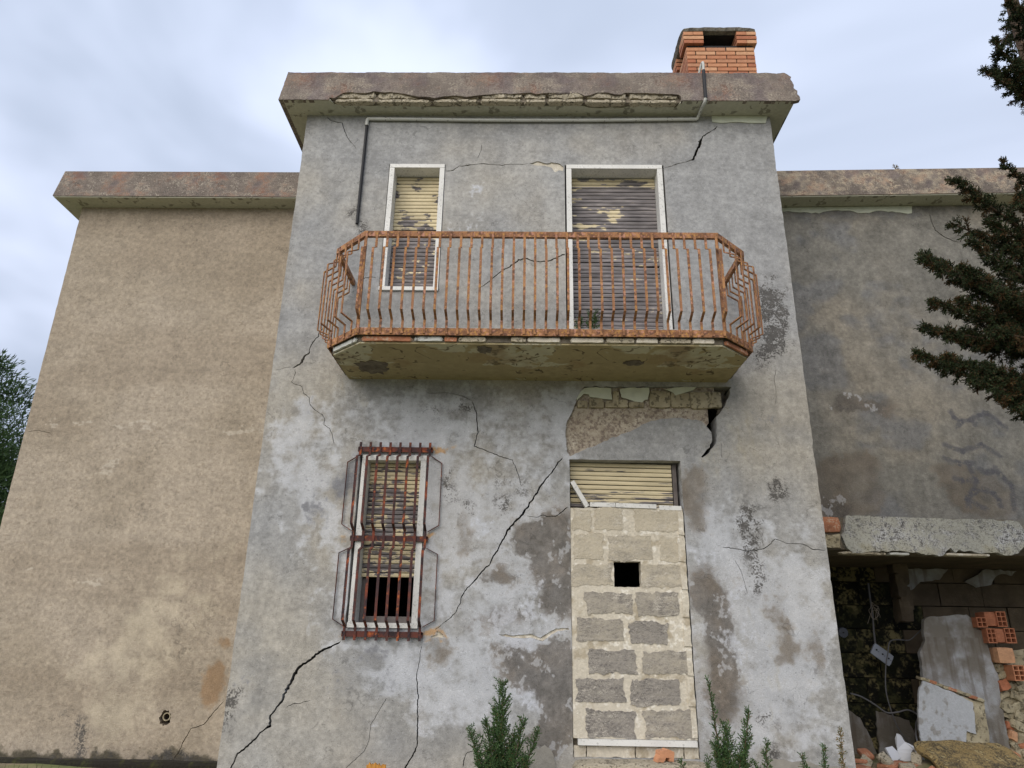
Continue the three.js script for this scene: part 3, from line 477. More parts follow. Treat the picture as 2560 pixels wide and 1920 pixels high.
// ---- the front wall, holed by windows, doorways and cracks
const facade = group('front_wall', house, 'cracked grey plaster front with damp stains');
const win = (x0, x1, y0, y1, gl = .004, gr = .004, gt = .004, gb = .004) => rect(x0 - gl, x1 + gr, y0 - gb, y1 + gt);
const UW = [-1.501, -.9, 4.537, 6.082], UD = [.4265, 1.4666, 3.69, 6.082], LW = [-1.519, -.912, 1.274, 2.81], LD = [.4234, 1.4586, .30, 2.792];
{
  const bare = shapeOf(BARE).map(p => V2(p.x, Math.min(3.566, Math.max(2.806, p.y))));
  const holes = [win(...UW, .01, .006), win(...UD, .017, .021), ragged(win(...LW, .026, .006), .1, .004, 4), ragged(rect(LD[0], LD[1], LD[2], LD[3]), .06, .003, 9), ragged(bare, .03, .007, 2)];
  SPALLS.forEach((s, i) => holes.push(ragged(shapeOf(s), .02, .004, i + 20)));
  CRACKS.forEach((c, i) => holes.push(crackPoly(c, i * 13.7)));
  const outer = []; for (let y = -.3; y < YT; y += .06) outer.push(V2(XR - .002 + (vn(y * 9, 3) - .5) * .006 - Math.max(0, vn(y * 31, 9) - .78) * .05, y)); outer.push(V2(XR, YT)); for (let y = YT; y > -.3; y -= .06) outer.push(V2(XL + .002 + (vn(y * 9, 43) - .5) * .006, y)); outer.push(V2(XL, -.3));
  mesh('plaster_wall', plate(outer, -T, 0, holes), M.front, facade);
  // masonry laid bare over the doorway
  const O = shapeOf([.36, 2.812, .36, 3.572, 1.836, 3.572, 1.832, 3.36, 1.757, 3.345, 1.757, 3.17, 1.7, 3.1, 1.2, 3.02, .75, 2.86]);
  mesh('lintel_stone', plate(O, -.16, -.032), M.aggregate, facade, 'bare speckled lintel stone where the plaster fell off');
  BAND_STONES.forEach(([x0, y0, x1, y1], i) => { const g = lump(Math.abs(x1 - x0) * 1.02, Math.abs(y1 - y0), .05, .006, i + 3, [6, 4, 2], 18); const m = mesh('rubble_stone', g, M.oldMortar, facade); m.position.set((x0 + x1) / 2, (y0 + y1) / 2, -.028); m.rotation.z = (i % 3 - 1) * .03; });
  FLAKES.forEach((f, i) => mesh('plaster_flake', plate(ragged(shapeOf(f).map(p => V2(p.x, Math.min(p.y, 3.564))), .02, .004, i * 3), -.012, -.001), M.flake, facade));
  const rr = rng(31); for (let i = 0; i < 9; i++) { const g = lump(.05 + rr() * .05, .05 + rr() * .07, .06, .012, i + 60, [3, 3, 3], 25), m = mesh('rubble_stone', g, M.core, facade); m.position.set(1.84 + rr() * .1, 3.3 + i * .034, -.09 - rr() * .06); m.rotation.z = rr() * 3; }
  SPALLS.forEach((s, i) => { const p = shapeOf(s); mesh('exposed_mortar', plate(ragged(p.map(q => q.clone()), .04, .002, i), -.05, -.013), M.mortar, facade); });
  // cement skim patches at the foot
  const N1 = [V2(-.02, -.25), V2(-.03, .36), V2(.03, .385), V2(.06, .40), V2(.10, .372), V2(.145, .355), V2(.19, .385), V2(.235, .36), V2(.27, .31), V2(.29, -.25)];
  mesh('cement_patch', plate(ragged(N1, .03, .006, 5), .002, .016), M.side, facade);
  const N2 = [V2(1.92, -.25), V2(1.94, .27), V2(2.0, .31), V2(2.07, .318), V2(2.2, .30), V2(2.3, .312), V2(2.42, .27), V2(2.6, .265), V2(2.69, .25), V2(2.69, -.25)];
  mesh('cement_patch', plate(ragged(N2, .03, .006, 15), .002, .022), M.side, facade);
}
// ---- solid shell behind the fronts, so that the rooms are dark
mesh('side_wall', box(XR - .24, XR - .002, -.3, YT - .002, -7, -T - .001), M.side, house);
mesh('side_wall', box(XL + .002, XL + .24, -.3, YT - .002, -7, -T - .001), M.side, house);
mesh('back_wall', box(XL + .24, XR - .24, -.3, YT - .002, -7, -6.8), M.side, house);
mesh('room_floor', box(XL + .245, XR - .245, .05, .28, -6.79, -T - .01), M.side, house);
mesh('room_floor', box(XL + .245, XR - .245, 3.45, 3.66, -6.79, -T - .01), M.side, house);

// ---- roof slab of the taller block with its broken fascia
const o = .249, hc = .4256, cant = .045;
function frustum(x0, x1, z0, z1, y0, y1, cx0, cx1, cz1) {     // leaning edge: left, right, front lean inwards towards the top
  const b = [[x0, y0, z1], [x1, y0, z1], [x1, y0, z0], [x0, y0, z0]], t = [[x0 + cx0, y1, z1 - cz1], [x1 - cx1, y1, z1 - cz1], [x1 - cx1, y1, z0], [x0 + cx0, y1, z0]], pos = [];
  const q = (a, b2, c, d) => pos.push(...a, ...b2, ...c, ...a, ...c, ...d);
  for (let i = 0; i < 4; i++) q(b[i], b[(i + 1) % 4], t[(i + 1) % 4], t[i]); q(t[0], t[1], t[2], t[3]); q(b[3], b[2], b[1], b[0]);
  const g = new THREE.BufferGeometry(); g.setAttribute('position', new THREE.Float32BufferAttribute(pos, 3)); g.computeVertexNormals(); return uvm(g);
}
{
  const c = group('cornice', house, 'weathered concrete roof edge with a long broken strip');
  mesh('roof_slab', frustum(XL - o + .004, XR + o - .05, -7.2, o - .05, YT + .014, YT + hc - .004, cant, cant, cant), M.core, c);
  // end face skin, left
  mesh('fascia', frustum(XL - o, XL - o + .05, -7.2, o - .052, YT, YT + hc - .002, cant, -cant, cant), M.fascia, c);
  const nt = shapeOf(NOTCH).map(p => V2(p.x, Math.min(p.y, YT + .135)));
  const out = [V2(XL - o, YT)]; out.push(V2(nt[0].x, YT + .002)); for (const p of nt) out.push(V2(p.x, Math.max(YT + .004, p.y))); out.push(V2(nt[nt.length - 1].x, YT + .002));
  const xr = XR + o; out.push(V2(xr - .05, YT)); // broken right end
  for (const [dx, dy] of [[0, .02], [.004, .06], [-.02, .1], [-.012, .15], [-.045, .19], [-.035, .24], [-.05, .29], [-.06, .33], [-.045, .36], [-.08, .40]]) out.push(V2(xr + dx, YT + dy));
  out.push(V2(xr - .11, YT + hc)); for (let x = xr - .2; x > XL - o + cant; x -= .07) out.push(V2(x, YT + hc - .004 + (vn(x * 5, 3) - .5) * .016 + (vn(x * 33, 5) - .5) * .01)); out.push(V2(XL - o + cant, YT + hc));
  const g = plate(ragged(out, .025, .003, 8), o - .05, o), p = g.attributes.position; for (let i = 0; i < p.count; i++) p.setZ(i, p.getZ(i) - (p.getY(i) - YT) / hc * cant); g.computeVertexNormals();
  mesh('fascia', g, M.fascia, c);
  // right end, crumbled
  for (let i = 0; i < 12; i++) { const r = rng(i + 90), s = lump(.1, .2 + r() * .2, .62, .03, i + 11, [3, 5, 7], 9), m = mesh('broken_edge', s, M.fascia, c); m.position.set(XR + o - .07 + (r() - .5) * .03, YT + .12 + r() * .2, -.1 - i * .58); }
  // exposed courses of stone in the broken strip
  const sx = [-2.14, -1.678, -1.052, -.532, -.045, .207, .625, 1.098, 1.655];
  for (let i = 0; i < 8; i++) {
    const w = sx[i + 1] - sx[i] - .014, cx = (sx[i] + sx[i + 1]) / 2, dz = (vn(i * 3.3, 1) - .5) * .02;
    let m = mesh('spalled_stone', lump(w, .088, .07, .016, i + 21, [Math.ceil(w / .03), 4, 2], 24), M.stoneRaw, c); m.position.set(cx, YT + .096, .184 + dz);
    m = mesh('spalled_stone', lump(w, .034, .075, .008, i + 41, [Math.ceil(w / .035), 2, 2], 26), M.stoneRaw, c); m.position.set(cx, YT + .014, .188 + dz);
  }
  const front = [V2(XL - o + .012, -.001), V2(XL - o + .012, o - .012), V2(-2.17, o - .012)]; for (let x = -2.14; x < 1.66; x += .06) front.push(V2(x, .148 + (vn(x * 4, 2) - .5) * .05 + (vn(x * 23, 7) - .5) * .02)); front.push(V2(1.68, o - .012), V2(XR + o - .06, o - .014), V2(XR + o - .06, -.001));
  const soff = (pts, y) => { const s = plate(pts, 0, .013); s.rotateX(Math.PI / 2); s.translate(0, y, 0); return uvm(s); };
  mesh('soffit', soff(front, YT + .0135), M.soffit, c);
  mesh('soffit', soff(rect(XL - o + .012, XL - .003, -7.1, -.003), YT + .0133), M.soffit, c);
  mesh('soffit', soff(ragged(rect(XR + .003, XR + o - .07, -7.1, -.003), .1, .012, 3), YT + .0133), M.soffit, c);
  // strip of old pale plaster left under the soffit, right of the crack
  const st = [V2(2.06, YT - .004), V2(2.06, YT - .08)]; for (let x = 2.1; x < 2.66; x += .05) st.push(V2(x, YT - .085 + (vn(x * 11, 6) - .5) * .035)); st.push(V2(2.68, YT - .004));
  mesh('plaster_flake', plate(st, .001, .012), M.flake, c);
}
// ---- lower roofs of the wings
function wingRoof(x0, x1, zf, y, fm, tilt) {
  const c = group('cornice', house), d = 5.4; c.position.set(x0 < 0 ? x1 : x0, y, zf); c.rotation.z = tilt; const X0 = x0 - c.position.x, X1 = x1 - c.position.x;
  const outL = x0 < 0 ? o : 0, outR = x0 < 0 ? 0 : o;
  mesh('fascia', frustum(X0 - outL, X1 + outR, -d, o, .014, hc, outL ? cant : 0, outR ? cant : 0, cant), fm, c);
  const s = plate(rect(X0 - outL + .012, X1 + outR - .012, -d + .02, o - .012), 0, .0135); s.rotateX(Math.PI / 2); s.translate(0, .0137, 0);
  mesh('soffit', uvm(s), M.soffit, c); return c;
}
wingRoof(-5.939, XL - .004, -1.55, 6.541, M.fasciaLeft, 0).userData.label = 'reddish brown roof edge of the beige wing';
wingRoof(XR + .004, 8.6, -1.55, 6.582, M.fasciaRight, .022).userData.label = 'pale crumbling roof edge of the dark wing behind the cypress';

// ---- beige wing
{
  const w = group('wing_wall', house, 'beige plaster wall of the set-back wing');
  const hole = []; for (let i = 0; i < 22; i++) { const a = i / 22 * 6.283, r = .062 * (1 + (vn(i * 1.7, 4) - .5) * .5); hole.push(V2(-3.698 + Math.cos(a) * r, .378 + Math.sin(a) * r * 1.12)); }
  const holes = [hole, ...CRACKS_LEFT.map((c, i) => crackPoly(c, 200 + i * 7))];
  mesh('plaster_wall', plate(ragged(rect(-5.939, XL - .003, -.3, 6.54), .08, .003, 3), -1.75, -1.55, holes), M.left, w);
  mesh('side_wall', box(-5.937, -5.7, -.3, 6.538, -6.8, -1.752), M.left, w);
  mesh('back_wall', box(-5.7, XL, -.3, 6.538, -6.8, -6.6), M.side, w);
  const pipe = new THREE.TorusGeometry(.036, .008, 8, 20); pipe.translate(-3.694, .385, -1.575); mesh('drain_pipe_end', uvm(pipe), M.oldMortar, w);
  const kerb = lump(3.44, .07, .12, .012, 7, [50, 2, 3], 7); const k = mesh('mossy_kerb', kerb, std({ map: rep(tex(256, 256, (u, v) => mc([34, 31, 24], [62, 64, 30], sst(.45, .7, tn(u, v, 9, 4)))), .7), bumpMap: rep(roughBump, .2), bumpScale: .01 }), w); k.position.set(-4.22, -.045, -1.48);
}
// ---- dark wing over the ruin
{
  const w = group('wing_wall', house, 'dark stained plaster wall above the collapsed room');
  mesh('plaster_wall', plate([V2(XR + .003, 2.44), V2(8.5, 2.44), V2(8.5, 6.70), V2(XR + .003, 6.575)], -1.75, -1.55, CRACKS_RIGHT.map((c, i) => crackPoly(c, 300 + i))), M.right, w);
  const st = [V2(2.73, 6.575)]; for (let x = 2.73; x < 5.05; x += .05) st.push(V2(x, 6.535 + (vn(x * 5, 16) - .5) * .06 + (vn(x * 23, 6) - .5) * .02)); st.push(V2(5.05, 6.625));
  mesh('plaster_flake', plate(st, -1.549, -1.54), M.flake, w);
  mesh('side_wall', box(8.3, 8.5, -.3, 6.6, -6.6, -1.76), M.side, w); mesh('back_wall', box(XR, 8.3, -.3, 6.55, -6.8, -6.6), M.side, w);
}
function slatBar(w, h, t, seed) {
  const s = new THREE.Shape([V2(0, -h / 2), V2(t * .75, -h / 2 + .002), V2(t, -h * .12), V2(t * .94, h * .2), V2(t * .55, h / 2 - .001), V2(0, h / 2)]);
  const g = new THREE.ExtrudeGeometry(s, { depth: w, bevelEnabled: false }); g.rotateY(-Math.PI / 2); g.translate(w / 2, 0, 0);
  const p = g.attributes.position; for (let i = 0; i < p.count; i++) { const z = p.getZ(i); p.setZ(i, -z < 0 ? z : z); }
  return g;
}
function shutter(parent, x0, x1, y0, y1, z, mat, pitch, seed, tilt = 0, sag = null) {
  const r = rng(seed), n = Math.floor((y1 - y0) / pitch), w = x1 - x0;
  for (let i = 0; i < n; i++) {
    const yc = y1 - (i + .5) * pitch, g = slatBar(w, pitch - .0055, .012, i), p = g.attributes.position, uv = new Float32Array(p.count * 2);
    for (let k = 0; k < p.count; k++) { uv[2 * k] = (p.getX(k) + w / 2) / w; uv[2 * k + 1] = Math.min(.999, Math.max(.001, (yc + p.getY(k) - y0) / (y1 - y0))); }
    g.setAttribute('uv', new THREE.BufferAttribute(uv, 2)); g.computeVertexNormals();
    const m = mesh('slat', g, mat, parent); m.position.set((x0 + x1) / 2, yc + (r() - .5) * .002, z + (r() - .5) * .003); m.rotation.z = tilt + (r() - .5) * .004;
    if (sag && sag[i]) { m.rotation.z += sag[i][0]; m.position.y += sag[i][1]; }
  }
}
function frame(parent, [x0, x1, y0, y1], w, d0, d1, bottom, gap = .0) {
  mesh('frame', box(x0, x0 + w, bottom ? y0 + w * .8 : y0, y1 - w * .9, d0, d1), M.marble, parent);
  mesh('frame', box(x1 - w, x1, bottom ? y0 + w * .8 : y0, y1 - w * .9, d0, d1), M.marble, parent);
  mesh('frame', box(x0 + .001, x1 - .001, y1 - w * .9 + .0015, y1, d0, d1 + .002), M.marble, parent);
  if (bottom) mesh('sill', box(x0 - .004, x1 + .002, y0, y0 + w * .8 - .0015, d0, d1 + .012), M.marble, parent);
}
const rooms = [];
{ // upper window
  const g = group('window', house, 'narrow upper window with a half bare cream shutter'); frame(g, UW, .052, -.205, .012, true);
  shutter(g, UW[0] + .054, UW[1] - .054, UW[2] + .045, UW[3] - .05, -.165, M.shut[0], .0455, 11);
}
{ // balcony door
  const g = group('door', house, 'balcony door with a bare grey roller shutter'); frame(g, UD, .055, -.205, .012, false);
  shutter(g, UD[0] + .057, UD[1] - .057, UD[2] + .01, UD[3] - .052, -.165, M.shut[1], .046, 12, 0, { 23: [.012, -.004], 24: [-.018, -.006] });
}
{ // lower window behind the grille
  const g = group('window', house, 'lower window with a broken shutter behind a rusty grille'); frame(g, LW, .055, -.205, .012, true);
  shutter(g, LW[0] + .057, LW[1] - .057, 1.70, LW[3] - .05, -.12, M.shut[2], .0405, 13);
  mesh('bottom_rail', box(LW[0] + .057, LW[1] - .057, LW[2] + .046, LW[2] + .10, -.2, -.15), M.woodGrey, g);
  mesh('side_rail', box(LW[0] + .057, LW[0] + .09, LW[2] + .10, 1.7, -.2, -.15), M.woodGrey, g);
  // bulged grille of flat bars
  const z0 = .045, bl = .105, Y = [2.925, 2.80, 2.765, 2.155, 2.105, 1.955, 1.92, 1.335, 1.285, 1.17], out = [0, 0, bl, bl, 0, 0, bl, bl, 0, 0];
  for (let i = 0; i < 8; i++) { const x = -1.537 + i * .0933; mesh('grille_bar', uvm(sweep(Y.map((y, k) => V3(x, y, z0 + out[k])), V3(1, 0, 0), .0112, .004), 1, i * .21, i * .13), M.rustDark, g); }
  for (const y of [2.858, 2.035, 1.222]) mesh('grille_rail', uvm(sweep([V3(-1.56, y, z0 - .012), V3(-.862, y, z0 - .012)], V3(0, 1, 0), .024, .006), 1, y), M.rustDark, g);
  for (const s of [-1, 1]) { const x = s < 0 ? -1.553 : -.868; for (const [a, b2, c2, d] of [[2.80, 2.735, 2.16, 2.10], [1.955, 1.905, 1.34, 1.285]]) mesh('grille_bar', uvm(sweep([V3(x, a, .02), V3(x + s * .1, b2, .02), V3(x + s * .1, c2, .02), V3(x, d, .02)], V3(0, 0, 1), .008, .003), 1, x), M.rustDark, g);
    for (const y of [2.858, 2.035, 1.222]) mesh('grille_anchor', box(x - .008, x + .008, y - .018, y + .018, -.03, z0 - .006), M.rustDark, g); }
}
{ // walled-up doorway
  const g = group('doorway', house, 'doorway walled up with rough blocks under a yellow shutter strip');
  shutter(g, LD[0] + .012, LD[1] - .07, 2.33, LD[3] - .005, -.12, M.shut[3], .0425, 14, -.014);
  mesh('shutter_guide', box(LD[1] - .062, LD[1] - .026, 2.36, LD[3] - .012, -.15, -.1), M.woodGrey, g); mesh('shutter_box', box(LD[0] + .004, LD[1] - .004, LD[3] - .035, LD[3] - .004, -.2, -.14), M.woodGrey, g);
  const hole = ragged(rect(.805, 1.046, 1.648, 1.868), .03, .004, 6), yTop = [];
  for (let i = 0; i <= 18; i++) { const t = i / 18; yTop.push(V2(mix(LD[1] - .012, LD[0] + .003, t), 2.345 + (vn(t * 17, 4) - .5) * .016)); }
  mesh('mortar_fill', plate([V2(LD[0] + .003, .44), V2(LD[1] - .009, .44), ...yTop], -.12, -.006, [hole]), M.mortar, g);
  BLOCKS.forEach(([x0, y0, x1, y1, tone], i) => {
    const b = ragged(rect(Math.max(x0, LD[0] + .008), Math.min(x1, LD[1] - .016), y0, y1), .014, .011, i * 5 + 1).map((q, k) => V2(q.x + (vn(q.y * 11 + i * 3, q.x * 11) - .5) * .035, q.y + (vn(q.x * 9 + i, q.y * 9 + 4) - .5) * .03));
    mesh('block', uvm(plate(b, -.03, -.0015 + (tone > .4 ? .0015 : 0)), 1, i * .27, i * .4), M.blocks[tone < .25 ? 0 : tone < .5 ? 1 : tone < .8 ? 2 : 3], g);
  });
  const hr = rng(8); for (let i = 0; i < 8; i++) { const y0 = .46 + i * .235; mesh('mortar_joint', plate(ragged(rect(LD[1] - .05 - hr() * .03, LD[1] - .011, y0, y0 + .21), .04, .006, i + 50), -.03, .004), M.mortar, g); }
  mesh('threshold', box(LD[0] + .04, LD[1] - .02, .392, .438, -.1, .03), M.marble, g);
  mesh('riser_core', box(LD[0] + .002, LD[1] - .002, .301, .44, -.15, -.06), M.core, g);
  for (const [x0, x1, k] of [[LD[0] + .004, .53, 1], [.536, .93, 2], [.938, 1.33, 3], [1.337, LD[1] - .006, 4]]) mesh('riser_stone', plate(ragged(rect(x0, x1, .302, .384), .025, .005, k * 9), -.0595, -.012 - (k % 2) * .006), M.mortar, g);
  const t = mesh('step', lump(1.12, .42, .34, .008, 33, [20, 6, 6], 12), M.stoneRaw, g); t.position.set(.96, .092, .165);
}
// ---- balcony
{
  const b = group('balcony', house, 'balcony with a bulged railing of rusty flat bars');
  const plan = (e) => [V2(-1.774 + e, 0), V2(-1.774 + e, .63 - e * .41), V2(-1.449 + e * .41, .94 - e), V2(1.702 - e * .41, .94 - e), V2(2.018 - e, .63 - e * .41), V2(2.005 - e, 0)];
  const flat = (pts, y0, y1) => { const g = plate(pts.map(p => V2(p.x, -p.y)).reverse(), 0, y1 - y0); g.rotateX(-Math.PI / 2); g.translate(0, y0, 0); return uvm(g); };
  const olive = std({ bumpMap: rep(roughBump, .7), bumpScale: .012, map: rep(tex(1024, 1024, (u, v) => {
    const a = tn(u, v, 6, 5), c = tn(u, v, 6.5, 5), d = tn(u, v, 30, 3), e = tn(u, v, 3, 5); let k = mc([148, 138, 106], [168, 154, 118], a); k = mc(k, [184, 181, 158], sst(.515, .53, e * .7 + c * .3)); k = mc(k, [130, 106, 74], sst(.5, .66, c * .6 + tn(u, v, 5, 4) * .4) * .55); const rg = 1 - Math.abs(2 * tn(u, v, 5, 4) - 1); k = mc(k, [74, 64, 50], sst(.975, .99, rg) * sst(.45, .6, d) * .8); k = mc(k, [70, 62, 48], sst(.58, .68, c * .5 + d * .5) * .6); return mul(k, .9 + .2 * d); }), 1.6) });
  mesh('slab', flat(plan(.045), 3.590, 3.682), M.core, b);
  mesh('soffit', flat(plan(.05), 3.574, 3.5895), olive, b, 'olive and cream peeling underside of the balcony');
  mesh('floor_tiles', flat(plan(.02), 3.683, 3.716), M.white, b);
  // broken soffit patches
  for (const [x, z, w, d, s] of [[-1.42, .33, .3, .34, 1], [-.36, .78, .13, .16, 2], [.98, .5, .18, .12, 4]]) { const e = []; for (let i = 0; i < 26; i++) { const a = i / 26 * 6.283, q = 1 + (vn(i * .9, s * 5) - .5) * .5; e.push(V2(Math.cos(a) * w * .5 * q, Math.sin(a) * d * .5 * q)); } const g = plate(ragged(e, .02, .005, s), 0, .008); g.rotateX(Math.PI / 2); const m = mesh('soffit_scar', uvm(g), M.core, b); m.position.set(x, 3.5765, z); }
  // what is left of the edge tiles below the steel band
  const er = rng(44); let x = -1.42; let i = 0;
  const kinds = [[.46, M.terra], [.26, M.white], [.12, M.terra], [.25, M.stoneRaw], [.2, M.core], [.14, M.stoneRaw], [.3, M.mortar], [.07, M.core], [.3, M.mortar], [.26, M.stoneRaw], [.2, M.mortar], [.28, M.stoneRaw], [.2, M.mortar]];
  for (const [w, m] of kinds) { const k = mesh('edge_tile', lump(w - .006, .04 + er() * .006, .035, .005, i + 130, [Math.ceil(w / .03), 2, 2], 30), m, b); k.position.set(x + w / 2, 3.613, .897 - (m === M.core ? .015 : 0)); x += w; i++; }
  for (const s of [-1, 1]) { const k = mesh('edge_tile', lump(.38, .04, .035, .005, s + 150, [10, 2, 2], 30), s < 0 ? M.white : M.terra, b); k.position.set(s < 0 ? -1.585 : 1.835, 3.613, .755); k.rotation.y = s * -.76 + (s < 0 ? 0 : 0); k.rotation.y = s < 0 ? -.76 : .76;
    const q = mesh('edge_tile', lump(.6, .04, .03, .004, s + 160, [12, 2, 2], 30), M.core, b); q.position.set(s < 0 ? -1.735 : 1.97, 3.613, .31); q.rotation.y = Math.PI / 2; }
  // railing
  const rail = plan(0), p3 = y => rail.map(p => V3(p.x, y, p.y));
  mesh('handrail', uvm(sweep(p3(4.622), V3(0, 1, 0), .027, .017)), M.rust, b);
  mesh('steel_band', uvm(sweep(p3(3.668), V3(0, 1, 0), .033, .005)), M.rust, b);
  const prof = [[.02, 4.64], [.02, 4.482], [.122, 4.418], [.122, 3.822], [.012, 3.776], [.012, 3.645]];
  const geos = []; for (let v = 0; v < 6; v++) geos.push(uvm(sweep(prof.map(([e, y]) => V3(0, y, e)), V3(1, 0, 0), .0105, .004), 1, v * .19, v * .31));
  const br = rng(61); let n = 0;
  const bar = (x, z, ang) => { const m = mesh('baluster', geos[n++ % 6], M.rust, b); m.position.set(x, (br() - .5) * .004, z); m.rotation.y = ang + (br() - .5) * .03; };
  const along = (A, B, k, ang, f0, f1) => { for (let i = 0; i < k; i++) { const t = mix(f0, f1, k > 1 ? i / (k - 1) : .5); bar(mix(A.x, B.x, t), mix(A.y, B.y, t), ang); } };
  along(rail[0], rail[1], 7, -Math.PI / 2, .1, .95); along(rail[1], rail[2], 4, -Math.PI / 4, .12, .84); along(rail[2], rail[3], 34, 0, .004, .996); along(rail[3], rail[4], 4, Math.PI / 4, .16, .88); along(rail[4], rail[5], 7, Math.PI / 2, .05, .9);
  for (const q of [rail[2], rail[3]]) mesh('post', uvm(sweep([V3(q.x, 4.6, q.y - .015), V3(q.x, 3.65, q.y - .015)], V3(1, 0, 0), .012, .012), 1, q.x), M.rust, b);
}
// ---- pipes on the front
{
  mesh('wall_conduit', tube([V3(-1.79, 6.672, .028), V3(-1.2, 6.668, .028), V3(-.5, 6.66, .028), V3(.6, 6.662, .028), V3(1.3, 6.672, .028), V3(1.885, 6.682, .028)], .019, 60), M.white, house, 'peeling white conduit under the roof edge');
  mesh('conduit_elbow', tube([V3(-1.785, 6.674, .028), V3(-1.797, 6.655, .028), V3(-1.798, 6.58, .028)], .02, 16), M.white, house);
  mesh('black_pipe', tube([V3(-1.798, 6.6, .026), V3(-1.797, 6.2, .026), V3(-1.797, 5.7, .026), V3(-1.796, 5.31, .026)], .0165, 40), M.black, house, 'short black pipe hanging down the front');
  mesh('conduit_elbow', tube([V3(1.885, 6.682, .028), V3(1.9, 6.708, .06), V3(1.912, 6.722, .16), V3(1.925, 6.728, .252), V3(1.93, 6.76, .272)], .018, 30), M.white, house);
  mesh('black_pipe', tube([V3(1.93, 6.755, .272), V3(1.938, 6.95, .255), V3(1.95, 7.18, .228)], .019, 16), M.black, house, 'black pipe running up over the roof edge');
  mesh('vent_pipe', tube([V3(1.95, 7.17, .226), V3(1.955, 7.3, .215), V3(1.952, 7.315, .195), V3(1.92, 7.2, .12), V3(1.91, 7.15, .1)], .014, 30), M.white, house);
}
// ---- chimney
{
  const c = group('chimney', house, 'orange brick chimney with an open top under a stone cap');
  const x0 = 1.903, x1 = 2.712, z1 = -.2, z0 = -.8, bh = .0465, ch = .0602, bl = .2255, jt = .0135; let bi = 0; const r = rng(12);
  const brickGeo = {}; const bg = (w, d) => { const k = w.toFixed(3) + '_' + d.toFixed(3); return brickGeo[k] ??= uvm(new THREE.BoxGeometry(w, bh, d), 1, bi * .07, 0); };
  const lay = (x, y, z, w, d) => { const m = mesh('brick', bg(w, d), M.brick[Math.floor(r() * 5)], c); m.position.set(x + (r() - .5) * .003, y, z + (r() - .5) * .003); bi++; };
  mesh('mortar_core', box(x0 + .014, x1 - .014, 7.12, 7.925, z0 + .014, z1 - .014), std({ color: new THREE.Color().setRGB(.06, .045, .035) }), c);
  for (let i = 0; i < 13; i++) {
    const y = 7.94 - ch * (i + .5), off = i % 2;
    let x = x0; const end = x1; let first = off ? .1 : bl; while (x < end - .02) { const w = Math.min(first, end - x); if (w > .03) lay(x + w / 2, y, z1 - .05, w, .1); x += w + jt; first = bl; }
    for (const X of [x0 + .05, x1 - .05]) { let z = z1 - .1 - jt; first = off ? bl : .108; while (z > z0 + .02) { const w = Math.min(first, z - z0); if (w > .03) lay(X, y, z - w / 2, .1, w); z -= w + jt; first = bl; } }
  }
  for (const [px, pz] of [[0, 0], [1, 0], [0, 1], [1, 1]]) for (let i = 0; i < 3; i++) {
    const y = 7.972 + bh / 2 + i * .0635, w = .24, ax = px ? x1 + .034 - w : x0 - .034, az = pz ? z0 - .034 : z1 + .034 - w;
    if (i % 2 === 0) { lay(ax + .06, y, az + w / 2, .115, w); lay(ax + .18, y, az + w / 2, .115, w); } else { lay(ax + w / 2, y, az + .06, w, .115); lay(ax + w / 2, y, az + .18, w, .115); }
    if (i < 2) mesh('mortar_joint', box(ax + .012, ax + w - .012, y + bh / 2 + .0005, y + bh / 2 + .014, az + .012, az + w - .012), M.core, c);
  }
  mesh('mortar_joint', box(x0 + .012, x1 - .012, 7.925, 7.9715, z0 + .012, z1 - .012), M.soot, c);
  mesh('flue_lining', box(x0 + .03, x1 - .03, 8.149, 8.157, z0 + .03, z1 - .03), M.soot, c);
  const cap = lump(.93, .058, .72, .006, 5, [20, 2, 14], 18), m = mesh('cap', cap, M.capStone, c); m.position.set((x0 + x1) / 2, 8.186, (z0 + z1) / 2);
}
